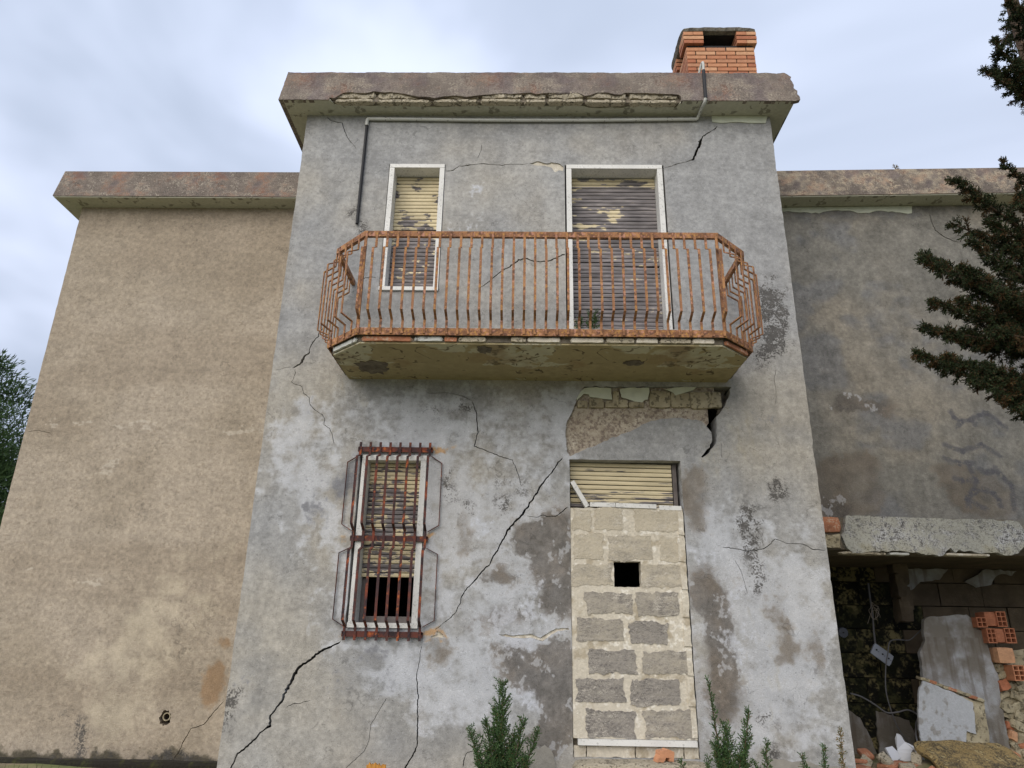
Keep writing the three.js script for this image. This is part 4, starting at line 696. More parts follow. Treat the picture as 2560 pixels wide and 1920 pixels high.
// ---- the collapsed room beside the front
const tileMat = M.terra;
{
  const g = group('collapsed_room', house, 'collapsed room open to the front under a stained concrete beam');
  const beamTex = tex(768, 768, (u, v) => { const a = tn(u, v, 6, 5), b = tn(u, v, 30, 4), c = tn(u, v, 90, 2), d = tn(u, v, 9, 4); let k = mc([146, 146, 138], [190, 189, 180], a); k = mc(k, [214, 216, 222], sst(.46, .62, d * .5 + b * .3 + c * .2) * .85); k = mc(k, [62, 60, 56], sst(.44, .68, b * .3 + c * .25 + tn(u, v, 170, 2) * .25 + tn(u, v, 9, 4) * .2) * .85); k = mc(k, [150, 142, 108], sst(.56, .7, tn(u, v, 5, 4)) * .45); return k; });
  const bm = std({ map: rep(beamTex, 1.3), bumpMap: rep(roughBump, .5), bumpScale: .012 });
  const sh = [V2(3.44, 2.18)]; for (let x = 3.5; x < 5.2; x += .045) sh.push(V2(x, 2.135 - .02 * (x - 3.5) / 1.7 + (vn(x * 7, 2) - .5) * .05 + (vn(x * 28, 5) - .5) * .02 + (x > 4.45 && x < 4.55 ? .04 : 0) + (x > 4.6 && x < 5.05 ? .03 : 0))); sh.push(V2(5.24, 2.14), V2(5.33, 2.22), V2(5.35, 2.38), V2(5.32, 2.465)); for (let x = 5.28; x > 3.46; x -= .06) sh.push(V2(x, 2.48 + (5.3 - x) * .02 + (vn(x * 19, 7) - .5) * .016)); sh.push(V2(3.47, 2.46), V2(3.44, 2.34), V2(3.41, 2.3));
  mesh('beam_plaster', plate(ragged(sh, .03, .004, 3), -1.31, -1.25), bm, g, 'pale mould-stained plaster on the beam');
  mesh('beam', box(XR + .004, 5.30, 2.16, 2.50, -1.9, -1.312), M.core, g);
  const tb = mesh('hollow_tile', lump(.62, .17, .1, .004, 8, [6, 3, 2], 9), M.terra, g, 'bare orange clay tile at the beam end'); tb.position.set(3.13, 2.42, -1.318);
  for (let i = 0; i < 3; i++) { const m = mesh('beam_stone', lump(.22, .15, .1, .02, 90 + i, [6, 4, 3], 18), M.oldMortar, g); m.position.set(2.95 + i * .17, 2.245, -1.325); }
  for (const [x, w, mat2] of [[3.0, .5, M.mortar], [3.62, .5, M.stoneRaw], [4.0, .22, M.white], [4.72, .5, M.mortar]]) { const m = mesh('lath', lump(w, .025, .12, .006, x * 10, [12, 2, 3], 20), mat2, g); m.position.set(x, 2.118, -1.32); m.rotation.z = -.012; }
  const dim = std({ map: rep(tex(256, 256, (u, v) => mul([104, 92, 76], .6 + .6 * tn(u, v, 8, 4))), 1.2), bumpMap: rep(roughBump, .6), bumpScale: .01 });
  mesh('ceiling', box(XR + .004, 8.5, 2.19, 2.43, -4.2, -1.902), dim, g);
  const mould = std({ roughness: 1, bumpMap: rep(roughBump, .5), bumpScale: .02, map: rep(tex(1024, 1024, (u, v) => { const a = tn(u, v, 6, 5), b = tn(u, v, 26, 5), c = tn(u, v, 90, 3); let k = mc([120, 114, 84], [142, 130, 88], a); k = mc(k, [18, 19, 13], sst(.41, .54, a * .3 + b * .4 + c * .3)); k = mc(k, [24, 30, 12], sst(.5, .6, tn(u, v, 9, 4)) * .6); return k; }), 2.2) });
  // back wall laid in big blocks
  const rr = rng(17); let y = -.1, row = 0;
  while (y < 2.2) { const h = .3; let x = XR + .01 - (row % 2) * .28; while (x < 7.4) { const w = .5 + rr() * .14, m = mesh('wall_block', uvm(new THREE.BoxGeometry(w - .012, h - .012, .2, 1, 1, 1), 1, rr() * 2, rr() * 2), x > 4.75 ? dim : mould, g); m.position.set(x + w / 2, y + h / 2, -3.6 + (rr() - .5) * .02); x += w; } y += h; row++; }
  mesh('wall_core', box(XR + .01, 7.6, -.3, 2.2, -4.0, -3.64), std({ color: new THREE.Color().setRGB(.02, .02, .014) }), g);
  const pl = std({ bumpMap: pb1, bumpScale: .008, map: rep(tex(512, 512, (u, v) => { const a = tn(u, v, 4, 5), b = tn(u, v, 14, 4), c = fbm(u * 30, v * 3, 3); let k = mc([122, 117, 110], [176, 180, 188], sst(.38, .66, a * .7 + b * .3)); k = mc(k, [92, 82, 72], sst(.5, .72, c) * .35); return k; }), 1.3) });
  const pl2 = std({ bumpMap: pb1, bumpScale: .008, map: rep(tex(512, 512, (u, v) => { const a = tn(u, v, 3, 5), b = tn(u, v, 18, 4); let k = mc([160, 164, 170], [190, 194, 200], a); k = mc(k, [120, 114, 104], sst(.56, .7, b) * .5); return mul(k, .92 + .16 * tn(u, v, 60, 2)); }), 1.1) });
  // plaster rags on the back wall
  for (const [i, f] of [[4.15, .42, 4.29, .33, 4.365, .15, 4.44, -.1, 4.14, -.1], [4.50, .41, 4.69, .37, 4.90, .31, 4.945, .16, 4.90, -.1, 4.47, -.1], [5.0, 2.0, 5.2, 1.9, 5.35, 2.0, 5.6, 2.05, 5.75, 2.18, 5.2, 2.18], [5.933, 2.017, 6.069, 1.946, 6.187, 1.972, 6.278, 1.985, 6.349, 2.084, 6.46, 2.135, 6.581, 2.112, 6.655, 2.163, 6.535, 2.18, 6.208, 2.18, 6.129, 2.118]].entries()) mesh('plaster_rag', plate(ragged(shapeOf(f), .05, .01, i * 4), -3.485, -3.46), pl, g);
  // tall broken partition, plaster over clay blocks
  const tall = shapeOf([4.851, 1.502, 4.905, 1.531, 5.373, 1.568, 5.432, 1.499, 5.461, 1.407, 5.52, 1.385, 5.553, 1.214, 5.56, 1.045, 5.599, .868, 5.577, .66, 5.566, -.1, 4.62, -.1, 4.7, .5, 4.736, 1.122, 4.82, 1.259, 4.827, 1.397]);
  mesh('partition_plaster', plate(ragged(tall, .04, .008, 12), -2.66, -2.6), pl, g, 'tall grey broken partition with streaked plaster');
  const low = shapeOf([4.498, .832, 4.433, .721, 4.373, .411, 4.369, -.1, 4.854, -.1, 4.854, .19, 4.882, .329, 4.975, .3, 4.999, .473, 5.006, .616, 4.782, .727, 4.614, .787]);
  mesh('partition_plaster', plate(ragged(low, .04, .007, 22), -2.215, -2.185), pl2, g, 'low pale broken partition in front');
  mesh('partition_core', plate(ragged(shapeOf([4.513, .825, 4.40, -.1, 5.113, -.1, 5.15, .62, 5.038, .63, 4.799, .73, 4.63, .79]), .05, .006, 32), -2.30, -2.2155), M.oldMortar, g);
  for (let i = 0; i < 9; i++) { const t = i / 8, m = mesh('rubble_stone', lump(.1, .035, .13, .012, i + 170, [4, 2, 4], 22), i % 3 === 1 ? M.terra : M.oldMortar, g); m.position.set(mix(4.53, 5.1, t), mix(.835, .635, t) + .01, -2.25); m.rotation.z = -.33; }
  // hollow clay bricks
  const hollow = (x, y, z, w, h, d, nx, ny, mi, rz = 0) => { const ht = [], t = .012, cw = (w - t * (nx + 1)) / nx, chh = (h - t * (ny + 1)) / ny; for (let i = 0; i < nx; i++) for (let j = 0; j < ny; j++) { const a = -w / 2 + t + i * (cw + t), b = -h / 2 + t + j * (chh + t); ht.push(rect(a, a + cw, b, b + chh)); } const m = mesh('hollow_brick', plate(rect(-w / 2, w / 2, -h / 2, h / 2), -d / 2, d / 2, ht), M.brick[mi], g); m.position.set(x, y, z); m.rotation.z = rz; };
  const solid = (x, y, z, w, h, d, mi, rz = 0) => { const m = mesh('brick', lump(w, h, d, .004, x * 13 + y * 7, [4, 3, 2], 16), M.brick[mi], g); m.position.set(x, y, z); m.rotation.z = rz; };
  hollow(5.475, 1.475, -2.6, .12, .115, .2, 2, 2, 2); solid(5.6, 1.515, -2.62, .14, .17, .2, 2); hollow(5.72, 1.515, -2.62, .115, .175, .22, 2, 3, 2);
  hollow(5.56, 1.325, -2.6, .105, .165, .2, 2, 3, 2); solid(5.665, 1.33, -2.62, .12, .165, .2, 2); hollow(5.79, 1.33, -2.62, .125, .17, .2, 2, 3, 2);
  solid(5.68, 1.11, -2.58, .2, .18, .18, 3); hollow(5.765, .92, -2.56, .13, .17, .2, 2, 3, 0);
  const r2 = rng(23); for (let i = 0; i < 46; i++) { const row2 = Math.floor(i / 5), k = i % 5, isB = r2() < .38, m = mesh(isB ? 'brick' : 'rubble_stone', lump(.07 + r2() * .12, .05 + r2() * .07, .12, .022, i + 200, [4, 3, 3], 20), isB ? M.brick[Math.floor(r2() * 5)] : M.oldMortar, g); m.position.set(5.64 + k * .11 + (r2() - .5) * .05, .03 + row2 * .105 + (r2() - .5) * .02, -2.665 + (r2() - .5) * .06); m.rotation.set((r2() - .5) * .5, (r2() - .5) * .6, (r2() - .5) * 1.1); }
  { const c = lump(1.0, 1.5, .3, .05, 71, [16, 24, 4], 7), m = mesh('rubble_core', c, M.oldMortar, g); m.position.set(6.1, .42, -2.8); }
  for (let i = 0; i < 5; i++) { const m = mesh('jamb_stone', lump(.16, .3, .2, .02, i + 260, [3, 5, 3], 10), dim, g); m.position.set(4.86 + (i % 2) * .03, 1.62 + i * .15, -3.1); }
}
// loose things lying in the ruin
{
  const plast = std({ color: new THREE.Color().setRGB(.3, .33, .4), roughness: .45 });
  const s = thing('socket_strip', 'grey triple socket plate dangling on a cable in the ruin', 'socket', null, [4.465, 1.09, -3.0]); s.rotation.set(0, .15, -.6);
  mesh('plate', lump(.3, .155, .022, .001, 3, [6, 4, 1], 4), plast, s);
  const dark = std({ color: new THREE.Color().setRGB(.09, .1, .13), roughness: .5 });
  for (let i = 0; i < 3; i++) { const sh = new THREE.Shape(); const w = .031, h = .046; sh.absellipse(0, 0, w, h, 0, 6.2832); sh.holes.push(new THREE.Path().absellipse(0, 0, w * .72, h * .76, 0, 6.2832)); const m = mesh('socket', uvm(new THREE.ExtrudeGeometry(sh, { depth: .012, bevelEnabled: true, bevelSize: .003, bevelThickness: .003, bevelSegments: 2 })), dark, s); m.position.set(-.088 + i * .088, 0, .008); const k = mesh('pin_hole', uvm(new THREE.CylinderGeometry(.011, .011, .008, 8).rotateX(Math.PI / 2)), M.black, s); k.position.set(-.088 + i * .088, .006, .014); }
  const c3 = (f, z, dz = 0) => { const o2 = []; for (let i = 0; i < f.length; i += 2) o2.push(V3(f[i], f[i + 1], z + dz * i / f.length)); return o2; };
  oneMesh('cable', 'grey conduit coming down the mouldy wall to the socket plate', 'cable', 'cables hanging in the ruin', tube(c3([4.455, 1.95, 4.451, 1.718, 4.452, 1.557, 4.437, 1.374, 4.432, 1.2], -3.06), .012), M.cable);
  oneMesh('cable', 'thin grey cable looping from the tall partition past the socket plate', 'cable', 'cables hanging in the ruin', tube(c3([4.967, 1.403, 4.865, 1.319, 4.781, 1.264, 4.633, 1.268, 4.542, 1.243, 4.496, 1.113, 4.447, .962, 4.404, .699, 4.415, .542, 4.472, .3, 4.545, .171, 4.625, .05], -2.9), .0075, 80), M.cable);
  oneMesh('cable', 'dark cable arching low across the ruin down to the broken basin', 'cable', 'cables hanging in the ruin', tube([...c3([3.887, .658, 4.001, .627, 4.154, .542, 4.282, .457, 4.412, .465, 4.534, .489, 4.632, .442], -2.7), V3(4.5, .36, -2.5), V3(4.38, .28, -2.3), V3(4.2, .18, -1.95), V3(3.98, .14, -1.62)], .0095, 80), M.cable);
  const wr = rng(3), wires = []; for (let i = 0; i < 7; i++) wires.push(tube([V3(4.45, 1.62 + wr() * .12, -3.03), V3(4.4 + wr() * .12, 1.6 + wr() * .1, -2.98), V3(4.36 + wr() * .16, 1.52 + wr() * .12, -2.97), V3(4.34 + wr() * .18, 1.45 + wr() * .1, -2.99)], .003, 16, 4));
  oneMesh('loose_wires', 'bundle of thin pale wires sprouting above the socket plate', 'wires', null, mergeGeometries(wires), std({ color: new THREE.Color().setRGB(.3, .26, .22) }));
  const jb = thing('junction_box', 'round dark junction box on the mouldy wall by the house corner', 'box', null, [4.227, 1.348, -3.49]); mesh('cover', uvm(new THREE.CylinderGeometry(.062, .072, .04, 20).rotateX(Math.PI / 2)), dark, jb); mesh('screw', uvm(new THREE.CylinderGeometry(.01, .01, .01, 8).rotateX(Math.PI / 2).translate(0, 0, .024)), M.black, jb);
  // broken white basin
  const hp = []; for (let i = 0; i < 14; i++) hp.push(V2(.045 + Math.cos(i / 14 * 6.283) * .014, -.015 + Math.sin(i / 14 * 6.283) * .019));
  const basin = plate(ragged(shapeOf([-.1, -.11, .13, -.12, .12, -.06, .09, .0, .05, .04, -.02, .07, -.06, .125, -.1, .13, -.115, .09]), .02, .003, 7), -.011, .011, [hp]); { const p = basin.attributes.position; for (let i = 0; i < p.count; i++) p.setZ(i, p.getZ(i) + p.getX(i) ** 2 * 2.2 + Math.max(0, p.getY(i) - .04) ** 2 * 6); basin.computeVertexNormals(); }
  const bmat = std({ color: new THREE.Color().setRGB(.55, .57, .62), roughness: .3 });
  const b1 = thing('basin_shard', 'curved white piece of broken basin with a hole in it', 'debris', 'broken basin pieces', [3.94, .2, -1.62]); b1.rotation.set(-.3, -.25, -.12); mesh('shell', basin, bmat, b1);
  const b2 = thing('basin_shard', 'flat pale shard leaning beside the broken basin', 'debris', 'broken basin pieces', [3.76, .16, -1.6]); b2.rotation.set(-.5, .3, .6); mesh('shell', plate(ragged(shapeOf([-.08, -.06, .08, -.07, .06, .05, -.03, .08]), .04, .006, 2), 0, .02), bmat, b2);
  // the fallen lump with lichen
  const moss = std({ bumpMap: rep(roughBump, .3), bumpScale: .02, map: rep(tex(512, 512, (u, v) => { const a = tn(u, v, 6, 5), b = tn(u, v, 24, 4); let k = mc([150, 128, 84], [172, 152, 104], a); k = mc(k, [44, 40, 36], sst(.4, .64, a * .35 + b * .3 + tn(u, v, 90, 3) * .35) * .9); k = mc(k, [196, 178, 128], sst(.62, .68, b) * .7); return k; }), .9) });
  const ch = oneMesh('fallen_slab', 'big fallen plaster slab blotched with black and yellow lichen', 'rubble', null, lump(1.0, .09, .55, .03, 9, [16, 3, 10], 6), moss); ch.position.set(4.42, .165, -1.3); ch.rotation.set(.34, .1, -.06);
  const rr = rng(52), spots = [[3.33, .12, -1.42, .2], [3.45, .17, -1.5, .16], [3.6, .1, -1.35, .26], [3.8, .085, -1.3, .22], [3.28, .08, -1.2, .2], [3.5, .06, -1.15, .18], [4.02, .13, -1.62, .15], [3.72, .05, -1.1, .2], [3.95, .06, -1.15, .16]];
  const where = ['nearest the house corner', 'standing tilted behind the first', 'in the middle of the heap', 'lying before the broken basin', 'lowest at the house corner', 'low in front of the heap', 'leaning beside the lichen slab', 'half buried below the basin', 'flat under the lichen slab edge'];
  spots.forEach(([x, y, z, w], i) => { const m = oneMesh('tile_fragment', `broken orange clay tile piece ${where[i]}`, 'rubble', 'tile pieces in the rubble', lump(w, .04, w * .7, .006, i + 300, [5, 2, 4], 14), M.terra); m.position.set(x, y, z); m.rotation.set((rr() - .3) * .7, rr() * 3, (rr() - .5) * .6); });
  const pale = ['beside the tilted tile', 'on top of the heap', 'between tile pieces', 'at the front of the heap'];
  for (let i = 0; i < 4; i++) { const m = oneMesh('mortar_lump', `pale mortar lump ${pale[i]}`, 'rubble', 'mortar lumps in the rubble', lump(.14, .05, .1, .014, i + 330, [5, 3, 4], 18), M.stoneRaw); m.position.set(3.38 + i * .17, .1 + (i % 2) * .05, -1.38 + (i % 3) * .07); m.rotation.set(rr(), rr() * 3, rr()); }
}
// loose marble strips on top of the blocked doorway
{
  const strip = (label, x, y, w, rz, z = -.03) => { const m = oneMesh('marble_strip', label, 'marble strip', 'loose marble strips over the walled-up doorway', uvm(new THREE.BoxGeometry(w, .04, .06), 1, x), M.marble); m.position.set(x, y, z); m.rotation.z = rz; };
  strip('broken marble strip leaning steeply against the yellow shutter', .515, 2.47, .27, -1.04, -.035); strip('short marble strip lying left of the long one', .722, 2.372, .228, -.006); strip('longest marble strip lying in the middle over the blocks', 1.025, 2.364, .37, -.024, -.022); strip('marble strip lying at the right end under the shutter', 1.338, 2.35, .2, -.02, -.03);
}
// broken brick and board at the foot of the wall
{
  const b = thing('broken_brick', 'broken orange hollow brick on the doorstep', 'brick', null, [1.135, .303, .15], .3); const ht = []; for (const [a, c] of [[.012, .02], [.012, -.04]]) ht.push(rect(a, a + .04, c, c + .035));
  mesh('shell', plate(ragged(shapeOf([-.075, 0, -.02, 0, .0, .03, .03, .03, .03, 0, .07, 0, .075, .075, .02, .09, -.05, .08, -.055, .05]), .02, .004, 4), -.04, .04), M.brick[1], b);
  const d = thing('broken_board', 'splintered orange wooden board end sticking up at the wall foot', 'board', null, [-1.13, -.05, .3]); const top = []; for (let i = 0; i <= 14; i++) top.push(V2(.075 - i * .0107, .318 + (vn(i * 2.3, 8) - .5) * .03)); mesh('plank', plate([V2(-.08, 0), V2(.08, 0), ...top], -.012, .012), std({ map: rep(tex(128, 256, (u, v) => mul([186, 132, 62], .7 + .5 * fbm(u * 30, v * 3, 3))), .2) }), d);
}

// ================================================================ plants
// spindles: thin two-ended twigs, six faces each, coloured one by one
function Leaves() { this.p = []; this.c = []; }
Leaves.prototype.add = function (a, d, len, r, col, rr) {
  const u = V3(rr() - .5, rr() - .5, rr() - .5).cross(d).normalize().multiplyScalar(r), v = u.clone().cross(d).normalize().multiplyScalar(r);
  const m = a.clone().addScaledVector(d, len * .45), t = a.clone().addScaledVector(d, len), k = [m.clone().add(u), m.clone().addScaledVector(u, -.5).addScaledVector(v, .866), m.clone().addScaledVector(u, -.5).addScaledVector(v, -.866)];
  for (let i = 0; i < 3; i++) { const A = k[i], B = k[(i + 1) % 3]; this.p.push(a.x, a.y, a.z, B.x, B.y, B.z, A.x, A.y, A.z, A.x, A.y, A.z, B.x, B.y, B.z, t.x, t.y, t.z); for (let j = 0; j < 6; j++) this.c.push(...col); }
};
Leaves.prototype.build = function () { const g = new THREE.BufferGeometry(); g.setAttribute('position', new THREE.Float32BufferAttribute(this.p, 3)); g.setAttribute('color', new THREE.Float32BufferAttribute(this.c, 3)); g.computeVertexNormals(); return g; };
const leafMat = new THREE.MeshPhysicalMaterial({ vertexColors: true, roughness: .85, specularIntensity: .4 });
const bark = std({ map: rep(tex(128, 256, (u, v) => mul([92, 74, 58], .5 + .8 * fbm(u * 24, v * 5, 3))), .25), bumpMap: rep(roughBump, .15), bumpScale: .01 });
const taper = (pts, r0, r1, seg = 16) => { const cv = new THREE.CatmullRomCurve3(pts), g = new THREE.TubeGeometry(cv, seg, 1, 7), p = g.attributes.position; for (let i = 0; i <= seg; i++) { const c = cv.getPointAt(i / seg), r = mix(r0, r1, i / seg); for (let j = 0; j <= 7; j++) { const k = i * 8 + j; p.setXYZ(k, c.x + (p.getX(k) - c.x) * r, c.y + (p.getY(k) - c.y) * r, c.z + (p.getZ(k) - c.z) * r); } } g.computeVertexNormals(); return uvm(g); };
const dirJ = (d, j, r) => V3(d.x + (r() - .5) * j, d.y + (r() - .5) * j, d.z + (r() - .5) * j).normalize();
// a flat cypress spray: axis, side twigs, scale tips
function spray(L, a, d, len, r, pal, fine) {
  const n = Math.max(3, Math.round(len / fine));
  const p = a.clone(); let dd = d.clone(); const side = V3(r() - .5, r() - .5, r() - .5).cross(d).normalize();
  for (let i = 0; i < n; i++) {
    const t = i / n; dd = dirJ(dd, .28, r); L.add(p, dd, fine * 1.7, fine * .3, pal(r, t), r);
    const s = i % 2 ? 1 : -1, tl = fine * (3.2 - 2.1 * t) * (.7 + .6 * r());
    const sd = dd.clone().multiplyScalar(.8).addScaledVector(side, s * .75); sd.x += (r() - .5) * .5; sd.y += (r() - .5) * .5; sd.z += (r() - .5) * .5; sd.normalize();
    let q = p.clone(); const m = Math.max(1, Math.round(tl / fine)); for (let k = 0; k < m; k++) { const e = dirJ(sd, .6, r); L.add(q, e, fine * 1.35, fine * .3, pal(r, .5 + .5 * t), r); q.addScaledVector(e, fine * .8); }
    p.addScaledVector(dd, fine);
  }
}
{ // the big cypress: its trunk stands outside the picture on the right
  const r = rng(404), L = new Leaves(), wood = [];
  const tr = thing('cypress_tree', 'dark cypress tree reaching its boughs in from the right', 'tree', null, [0, 0, 0]);
  const g3 = [[.022, .034, .014], [.03, .043, .016], [.016, .024, .012], [.05, .036, .018], [.062, .038, .017], [.04, .058, .022]];
  const pal = (q, t) => { const v = q(), c = v < .3 ? g3[0] : v < .52 ? g3[1] : v < .74 ? g3[2] : v < .86 ? g3[3] : v < .93 ? g3[4] : g3[5], k = .75 + q() * .5; return [c[0] * k, c[1] * k, c[2] * k]; };
  const brown = (q, t) => { const v = q(), k = .7 + q() * .6, c = v < .45 ? [.06, .036, .017] : v < .7 ? [.09, .05, .02] : [.03, .036, .015]; return [c[0] * k, c[1] * k, c[2] * k]; };
  const TX = 4.95, TZ = .9;
  wood.push(taper([V3(TX, -.4, TZ), V3(TX + .05, 2, TZ), V3(TX - .03, 5, TZ + .05), V3(TX, 9.5, TZ)], .17, .03, 24));
  const bough = (tip, rise, rad, dense, z = 0) => {
    const b0 = V3(TX, tip.y - rise, TZ), mid = V3((TX + tip.x) / 2 + .1, mix(b0.y, tip.y, .38), (TZ + tip.z) / 2 + (r() - .5) * .1), cv = new THREE.CatmullRomCurve3([b0, mid, tip]); wood.push(taper([b0, mid, tip], .03, .004, 12));
    const n = Math.round(dense * .5 * cv.getLength());
    for (let i = 0; i < n; i++) {
      const t = Math.pow(mix(.06, 1, (i + r()) / n), .75), c = cv.getPointAt(Math.min(1, t)), ax = cv.getTangentAt(Math.min(1, t)), R = rad * Math.min(1, .1 + (1 - t) * 1.9);
      const th = r() * 6.283, out = V3(Math.cos(th), Math.sin(th), 0).applyQuaternion(new THREE.Quaternion().setFromUnitVectors(V3(0, 0, 1), ax));
      const d = ax.clone().multiplyScalar(.55 + r() * .4).addScaledVector(out, .7); d.y += out.y > .2 ? .35 * r() : -.5 * r(); d.normalize();
      const len = R * (.35 + .75 * r()), tips = Math.max(1, Math.round(len / .05)), pr = r() < .2 ? brown : pal;
      for (let k = 0; k <= tips; k++) {                       // a row of small round tufts along the branchlet
        const q = c.clone().addScaledVector(d, len * (k + .3) / (tips + .3)), m = 3 + Math.round(r() * 2);
        for (let s = 0; s < m; s++) { const e = dirJ(d, 1.7, r); e.y -= .12; spray(L, q.clone().addScaledVector(e, -.012), e.normalize(), .028 + .04 * r(), r, pr, .0135); }
      }
    }
  };
  const B = (x, y, z, rise, rad, dense) => bough(V3(x, y, z), rise, rad, dense);
  B(3.5, 4.84, 1.5, .62, .17, 95); B(3.96, 5.0, 1.5, .6, .09, 70); B(3.72, 4.42, 1.5, .3, .15, 95); B(4.02, 4.72, 1.5, .45, .16, 80); B(3.8, 4.46, 1.75, .2, .14, 80);
  B(3.13, 4.10, 1.5, .7, .2, 110); B(3.2, 4.2, 1.4, .7, .12, 70); B(3.5, 4.22, 1.55, .72, .16, 100); B(3.86, 4.2, 1.5, .7, .17, 95); B(3.35, 3.95, 1.6, .5, .2, 110); B(3.6, 3.98, 1.3, .5, .22, 110);
  B(3.12, 3.70, 1.5, .25, .14, 100); B(3.24, 3.64, 1.65, .2, .13, 90); B(3.03, 3.49, 1.5, .12, .17, 115); B(3.3, 3.5, 1.35, .15, .2, 110); B(3.5, 3.7, 1.7, .2, .2, 110); B(3.45, 3.42, 1.6, 0, .19, 110);
  B(2.94, 3.27, 1.5, .5, .17, 115); B(3.1, 3.2, 1.6, .4, .2, 110); B(3.25, 3.26, 1.4, .5, .16, 90); B(3.3, 3.05, 1.55, .3, .2, 110); B(3.45, 3.2, 1.5, .5, .2, 110); B(3.52, 2.9, 1.5, .15, .19, 105); B(3.64, 3.12, 1.7, .35, .2, 110); B(3.6, 2.82, 1.6, -.05, .15, 100);
  B(4.0, 5.98, 1.5, .1, .11, 75); B(4.16, 6.3, 1.5, .35, .2, 110); B(4.3, 6.05, 1.5, .2, .2, 110); B(4.38, 6.78, 1.5, .3, .2, 110); B(4.44, 6.62, 1.55, .2, .18, 100); B(4.25, 6.18, 1.3, .2, .2, 100); B(3.98, 2.2, 1.5, .2, .08, 60);
  for (let i = 0; i < 12; i++) B(3.75 + r() * .35, 2.9 + r() * 2.0, 1.0 + r() * .7, .3 + r() * .2, .24, 70);
  for (let i = 0; i < 14; i++) { const a = r() * 2.2 - 1.1, h = 2.4 + i * .42; bough(V3(TX + Math.cos(a) * (1.5 - i * .05), h, TZ + Math.sin(a) * 1.4), .4, .34, 90); }
  mesh('trunk', mergeGeometries(wood), bark, tr); mesh('crown', L.build(), leafMat, tr);
}
function seedling(name, label, cat, grp, x, z, base, stems, size, pal, fine) {
  const r = rng(Math.round(x * 1000) + 7777), L = new Leaves(), wood = [], t = thing(name, label, cat, grp, [x, base, z]);
  for (const [dx, h, dz, w, den] of stems) {
    const s = [V3(dx * .15, 0, dz * .1), V3(dx * .5, h * .45, dz * .5), V3(dx, h, dz)], cv = new THREE.CatmullRomCurve3(s); wood.push(taper(s, size * .011, size * .002, 10));
    const n = Math.round(h * den * 1.7); for (let i = 0; i < n; i++) { const q = .12 + .88 * (i + r()) / n, c = cv.getPointAt(q), a = r() * 6.283, e = 1 - q, d = V3(Math.cos(a) * .8, .75 + r() * .5, Math.sin(a) * .8).normalize(); spray(L, c, d, w * (.22 + e) * (.6 + .8 * r()) + .02, r, pal, fine); }
  }
  mesh('stem', mergeGeometries(wood), bark, t); mesh('foliage', L.build(), leafMat, t); return t;
}
const green = (q) => { const v = q(), k = .8 + q() * .5, c = v < .5 ? [.045, .085, .03] : v < .8 ? [.06, .11, .038] : v < .93 ? [.03, .06, .024] : [.1, .08, .035]; return [c[0] * k, c[1] * k, c[2] * k]; };
const dry = (q) => { const k = .8 + q() * .5; return q() < .5 ? [.2 * k, .14 * k, .07 * k] : [.1 * k, .1 * k, .04 * k]; };
seedling('cypress_seedling', 'bushy young cypress in front of the stained wall left of the doorway', 'shrub', 'young cypresses at the wall foot', -.14, .6, -.05, [[-.01, .93, 0, .2, 85], [-.25, .6, .02, .16, 70], [.15, .68, .03, .15, 70], [.27, .6, -.04, .12, 60], [-.12, .66, .06, .17, 70], [.09, .55, -.06, .17, 70], [-.05, .74, -.05, .15, 70], [-.18, .45, .08, .17, 70], [.2, .42, .05, .16, 70]], 1, green, .0125);
seedling('cypress_seedling', 'tall thin young cypress right of the walled-up doorway', 'shrub', 'young cypresses at the wall foot', 1.53, .6, -.05, [[-.11, .98, 0, .05, 46], [.18, .77, .02, .09, 62], [.0, .66, 0, .18, 80], [.18, .6, -.05, .12, 60], [-.1, .54, .05, .15, 70], [.08, .46, .04, .17, 70], [-.02, .5, -.05, .17, 70]], 1, green, .0125);
seedling('cypress_seedling', 'smallest young cypress beside the tall thin one', 'shrub', 'young cypresses at the wall foot', 1.79, .6, -.05, [[.03, .56, 0, .06, 60], [-.07, .42, 0, .07, 50]], .7, green, .0125);
seedling('cypress_seedling', 'low cypress sprig below the doorstep', 'shrub', 'young cypresses at the wall foot', 1.28, .62, -.05, [[-.1, .42, 0, .05, 55], [.1, .44, 0, .06, 55]], .7, green, .0125);
seedling('weed', 'dry brown upright weed near the house corner', 'weed', 'weeds at the wall foot', 2.44, .4, -.05, [[.02, .62, 0, .035, 46]], .5, dry, .0125);
seedling('weed', 'green upright weed left of the dry brown one', 'weed', 'weeds at the wall foot', 2.31, .4, -.05, [[.0, .51, 0, .045, 55]], .5, green, .0125);
seedling('weed', 'leaning green weed left of the upright one', 'weed', 'weeds at the wall foot', 2.2, .4, -.05, [[-.06, .45, 0, .04, 55]], .5, green, .0125);
seedling('balcony_weed', 'leggy green weed growing behind the balcony railing before the door', 'weed', 'weeds on the balcony', .585, .80, 3.70, [[-.02, .225, 0, .05, 50], [.04, .245, 0, .05, 50]], .5, green, .0125);
seedling('balcony_weed', 'smaller green weed on the balcony by the door frame', 'weed', 'weeds on the balcony', .475, .80, 3.70, [[.01, .16, 0, .04, 55]], .5, green, .0125);
seedling('roof_weed', 'tiny sprig growing on the roof edge of the dark wing', 'weed', null, 4.86, -1.4, 7.04, [[-.02, .09, 0, .03, 60]], .4, dry, .014);
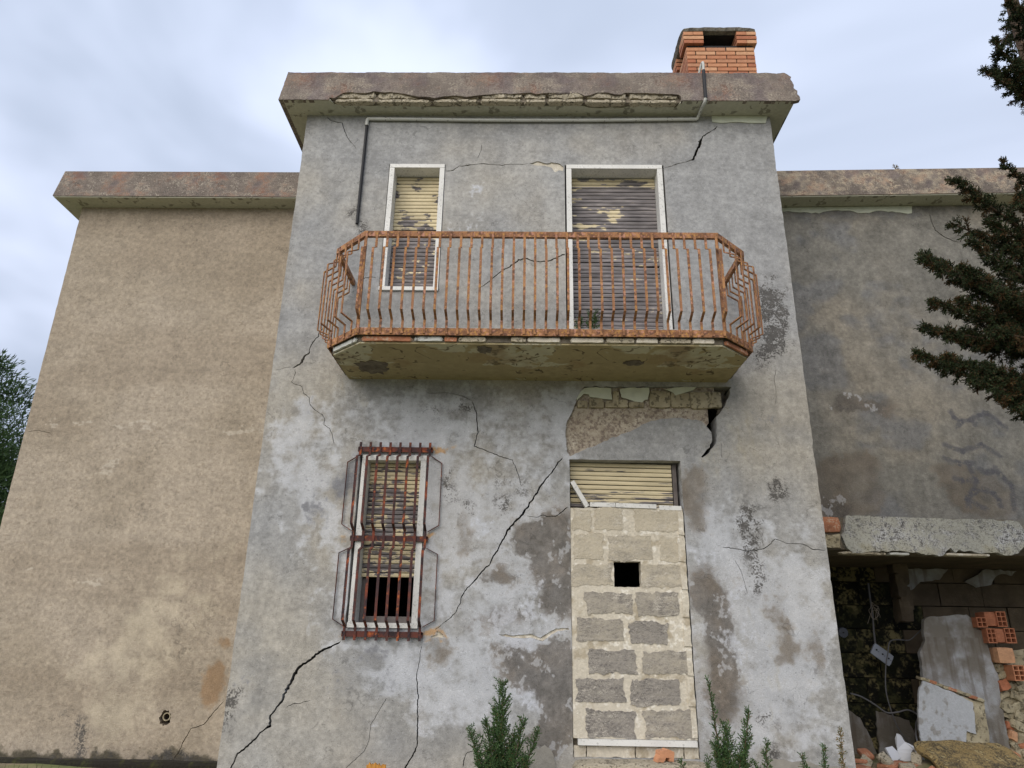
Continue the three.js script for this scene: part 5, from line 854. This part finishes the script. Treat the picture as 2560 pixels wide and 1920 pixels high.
{ // pines behind the beige wing
  const pine = (x, z, h, R, seed, label, tone) => {
    const r = rng(seed), L = new Leaves(), wood = [], t = thing('pine_tree', label, 'tree', 'trees behind the house', [x, -.1, z]);
    wood.push(taper([V3(0, 0, 0), V3(.15, h * .5, 0), V3(-.1, h * .92, .1)], .22, .05));
    for (let i = 0; i < 170; i++) {
      const q = r(), y = h * (.3 + .7 * q), rad = R * Math.sqrt(Math.max(.05, 1 - Math.pow((q - .35) / .68, 2))), a = r() * 6.283, c = V3(Math.cos(a) * rad * (.5 + .5 * r()), y, Math.sin(a) * rad * (.5 + .5 * r()));
      if (i % 3 === 0) wood.push(taper([V3(0, y - .8, 0), V3(c.x * .5, y - .35, c.z * .5), c], .045, .01, 6));
      for (let k = 0; k < 150; k++) { const o2 = V3((r() - .5) * 1.05, (r() - .5) * .5, (r() - .5) * 1.05), d = V3(o2.x, o2.y + .35, o2.z).normalize(), b = tone * (.7 + .7 * r()); L.add(c.clone().add(o2), dirJ(d, .8, r), .14 + .1 * r(), .017, [b * .55, b, b * .34], r); }
    }
    mesh('trunk', mergeGeometries(wood), bark, t); mesh('crown', L.build(), leafMat, t);
  };
  pine(-17.3, -14, 9.2, 2.7, 91, 'tall pine rising behind the beige wing', .085);
  pine(-15.6, -12.2, 6.3, 2.3, 92, 'lower bushy pine beside the beige wing edge', .07);
}
{ // rough grass on the plot
  const r = rng(66), L = new Leaves(); for (let i = 0; i < 9000; i++) { const x = (r() - .5) * 14, z = r() * 7.5 - .9; if (z < .35 && x > -2.6) continue; if (z < 0 && x < -2.4 && z < -1.2) continue; const a = V3(x, -.08 - .34 * sst(1.5, 6, z), z), d = V3((r() - .5) * .9, 1, (r() - .5) * .9).normalize(), b = .05 + r() * .06; L.add(a, d, .06 + r() * .12, .003, [b * .8, b, b * .4], r); }
  const m = new THREE.Mesh(L.build(), leafMat); m.name = 'grass'; m.userData = { kind: 'stuff', label: 'rough short grass on the plot before the house', category: 'grass' }; m.castShadow = m.receiveShadow = true; scene.add(m);
}
renderer.render(scene, camera);
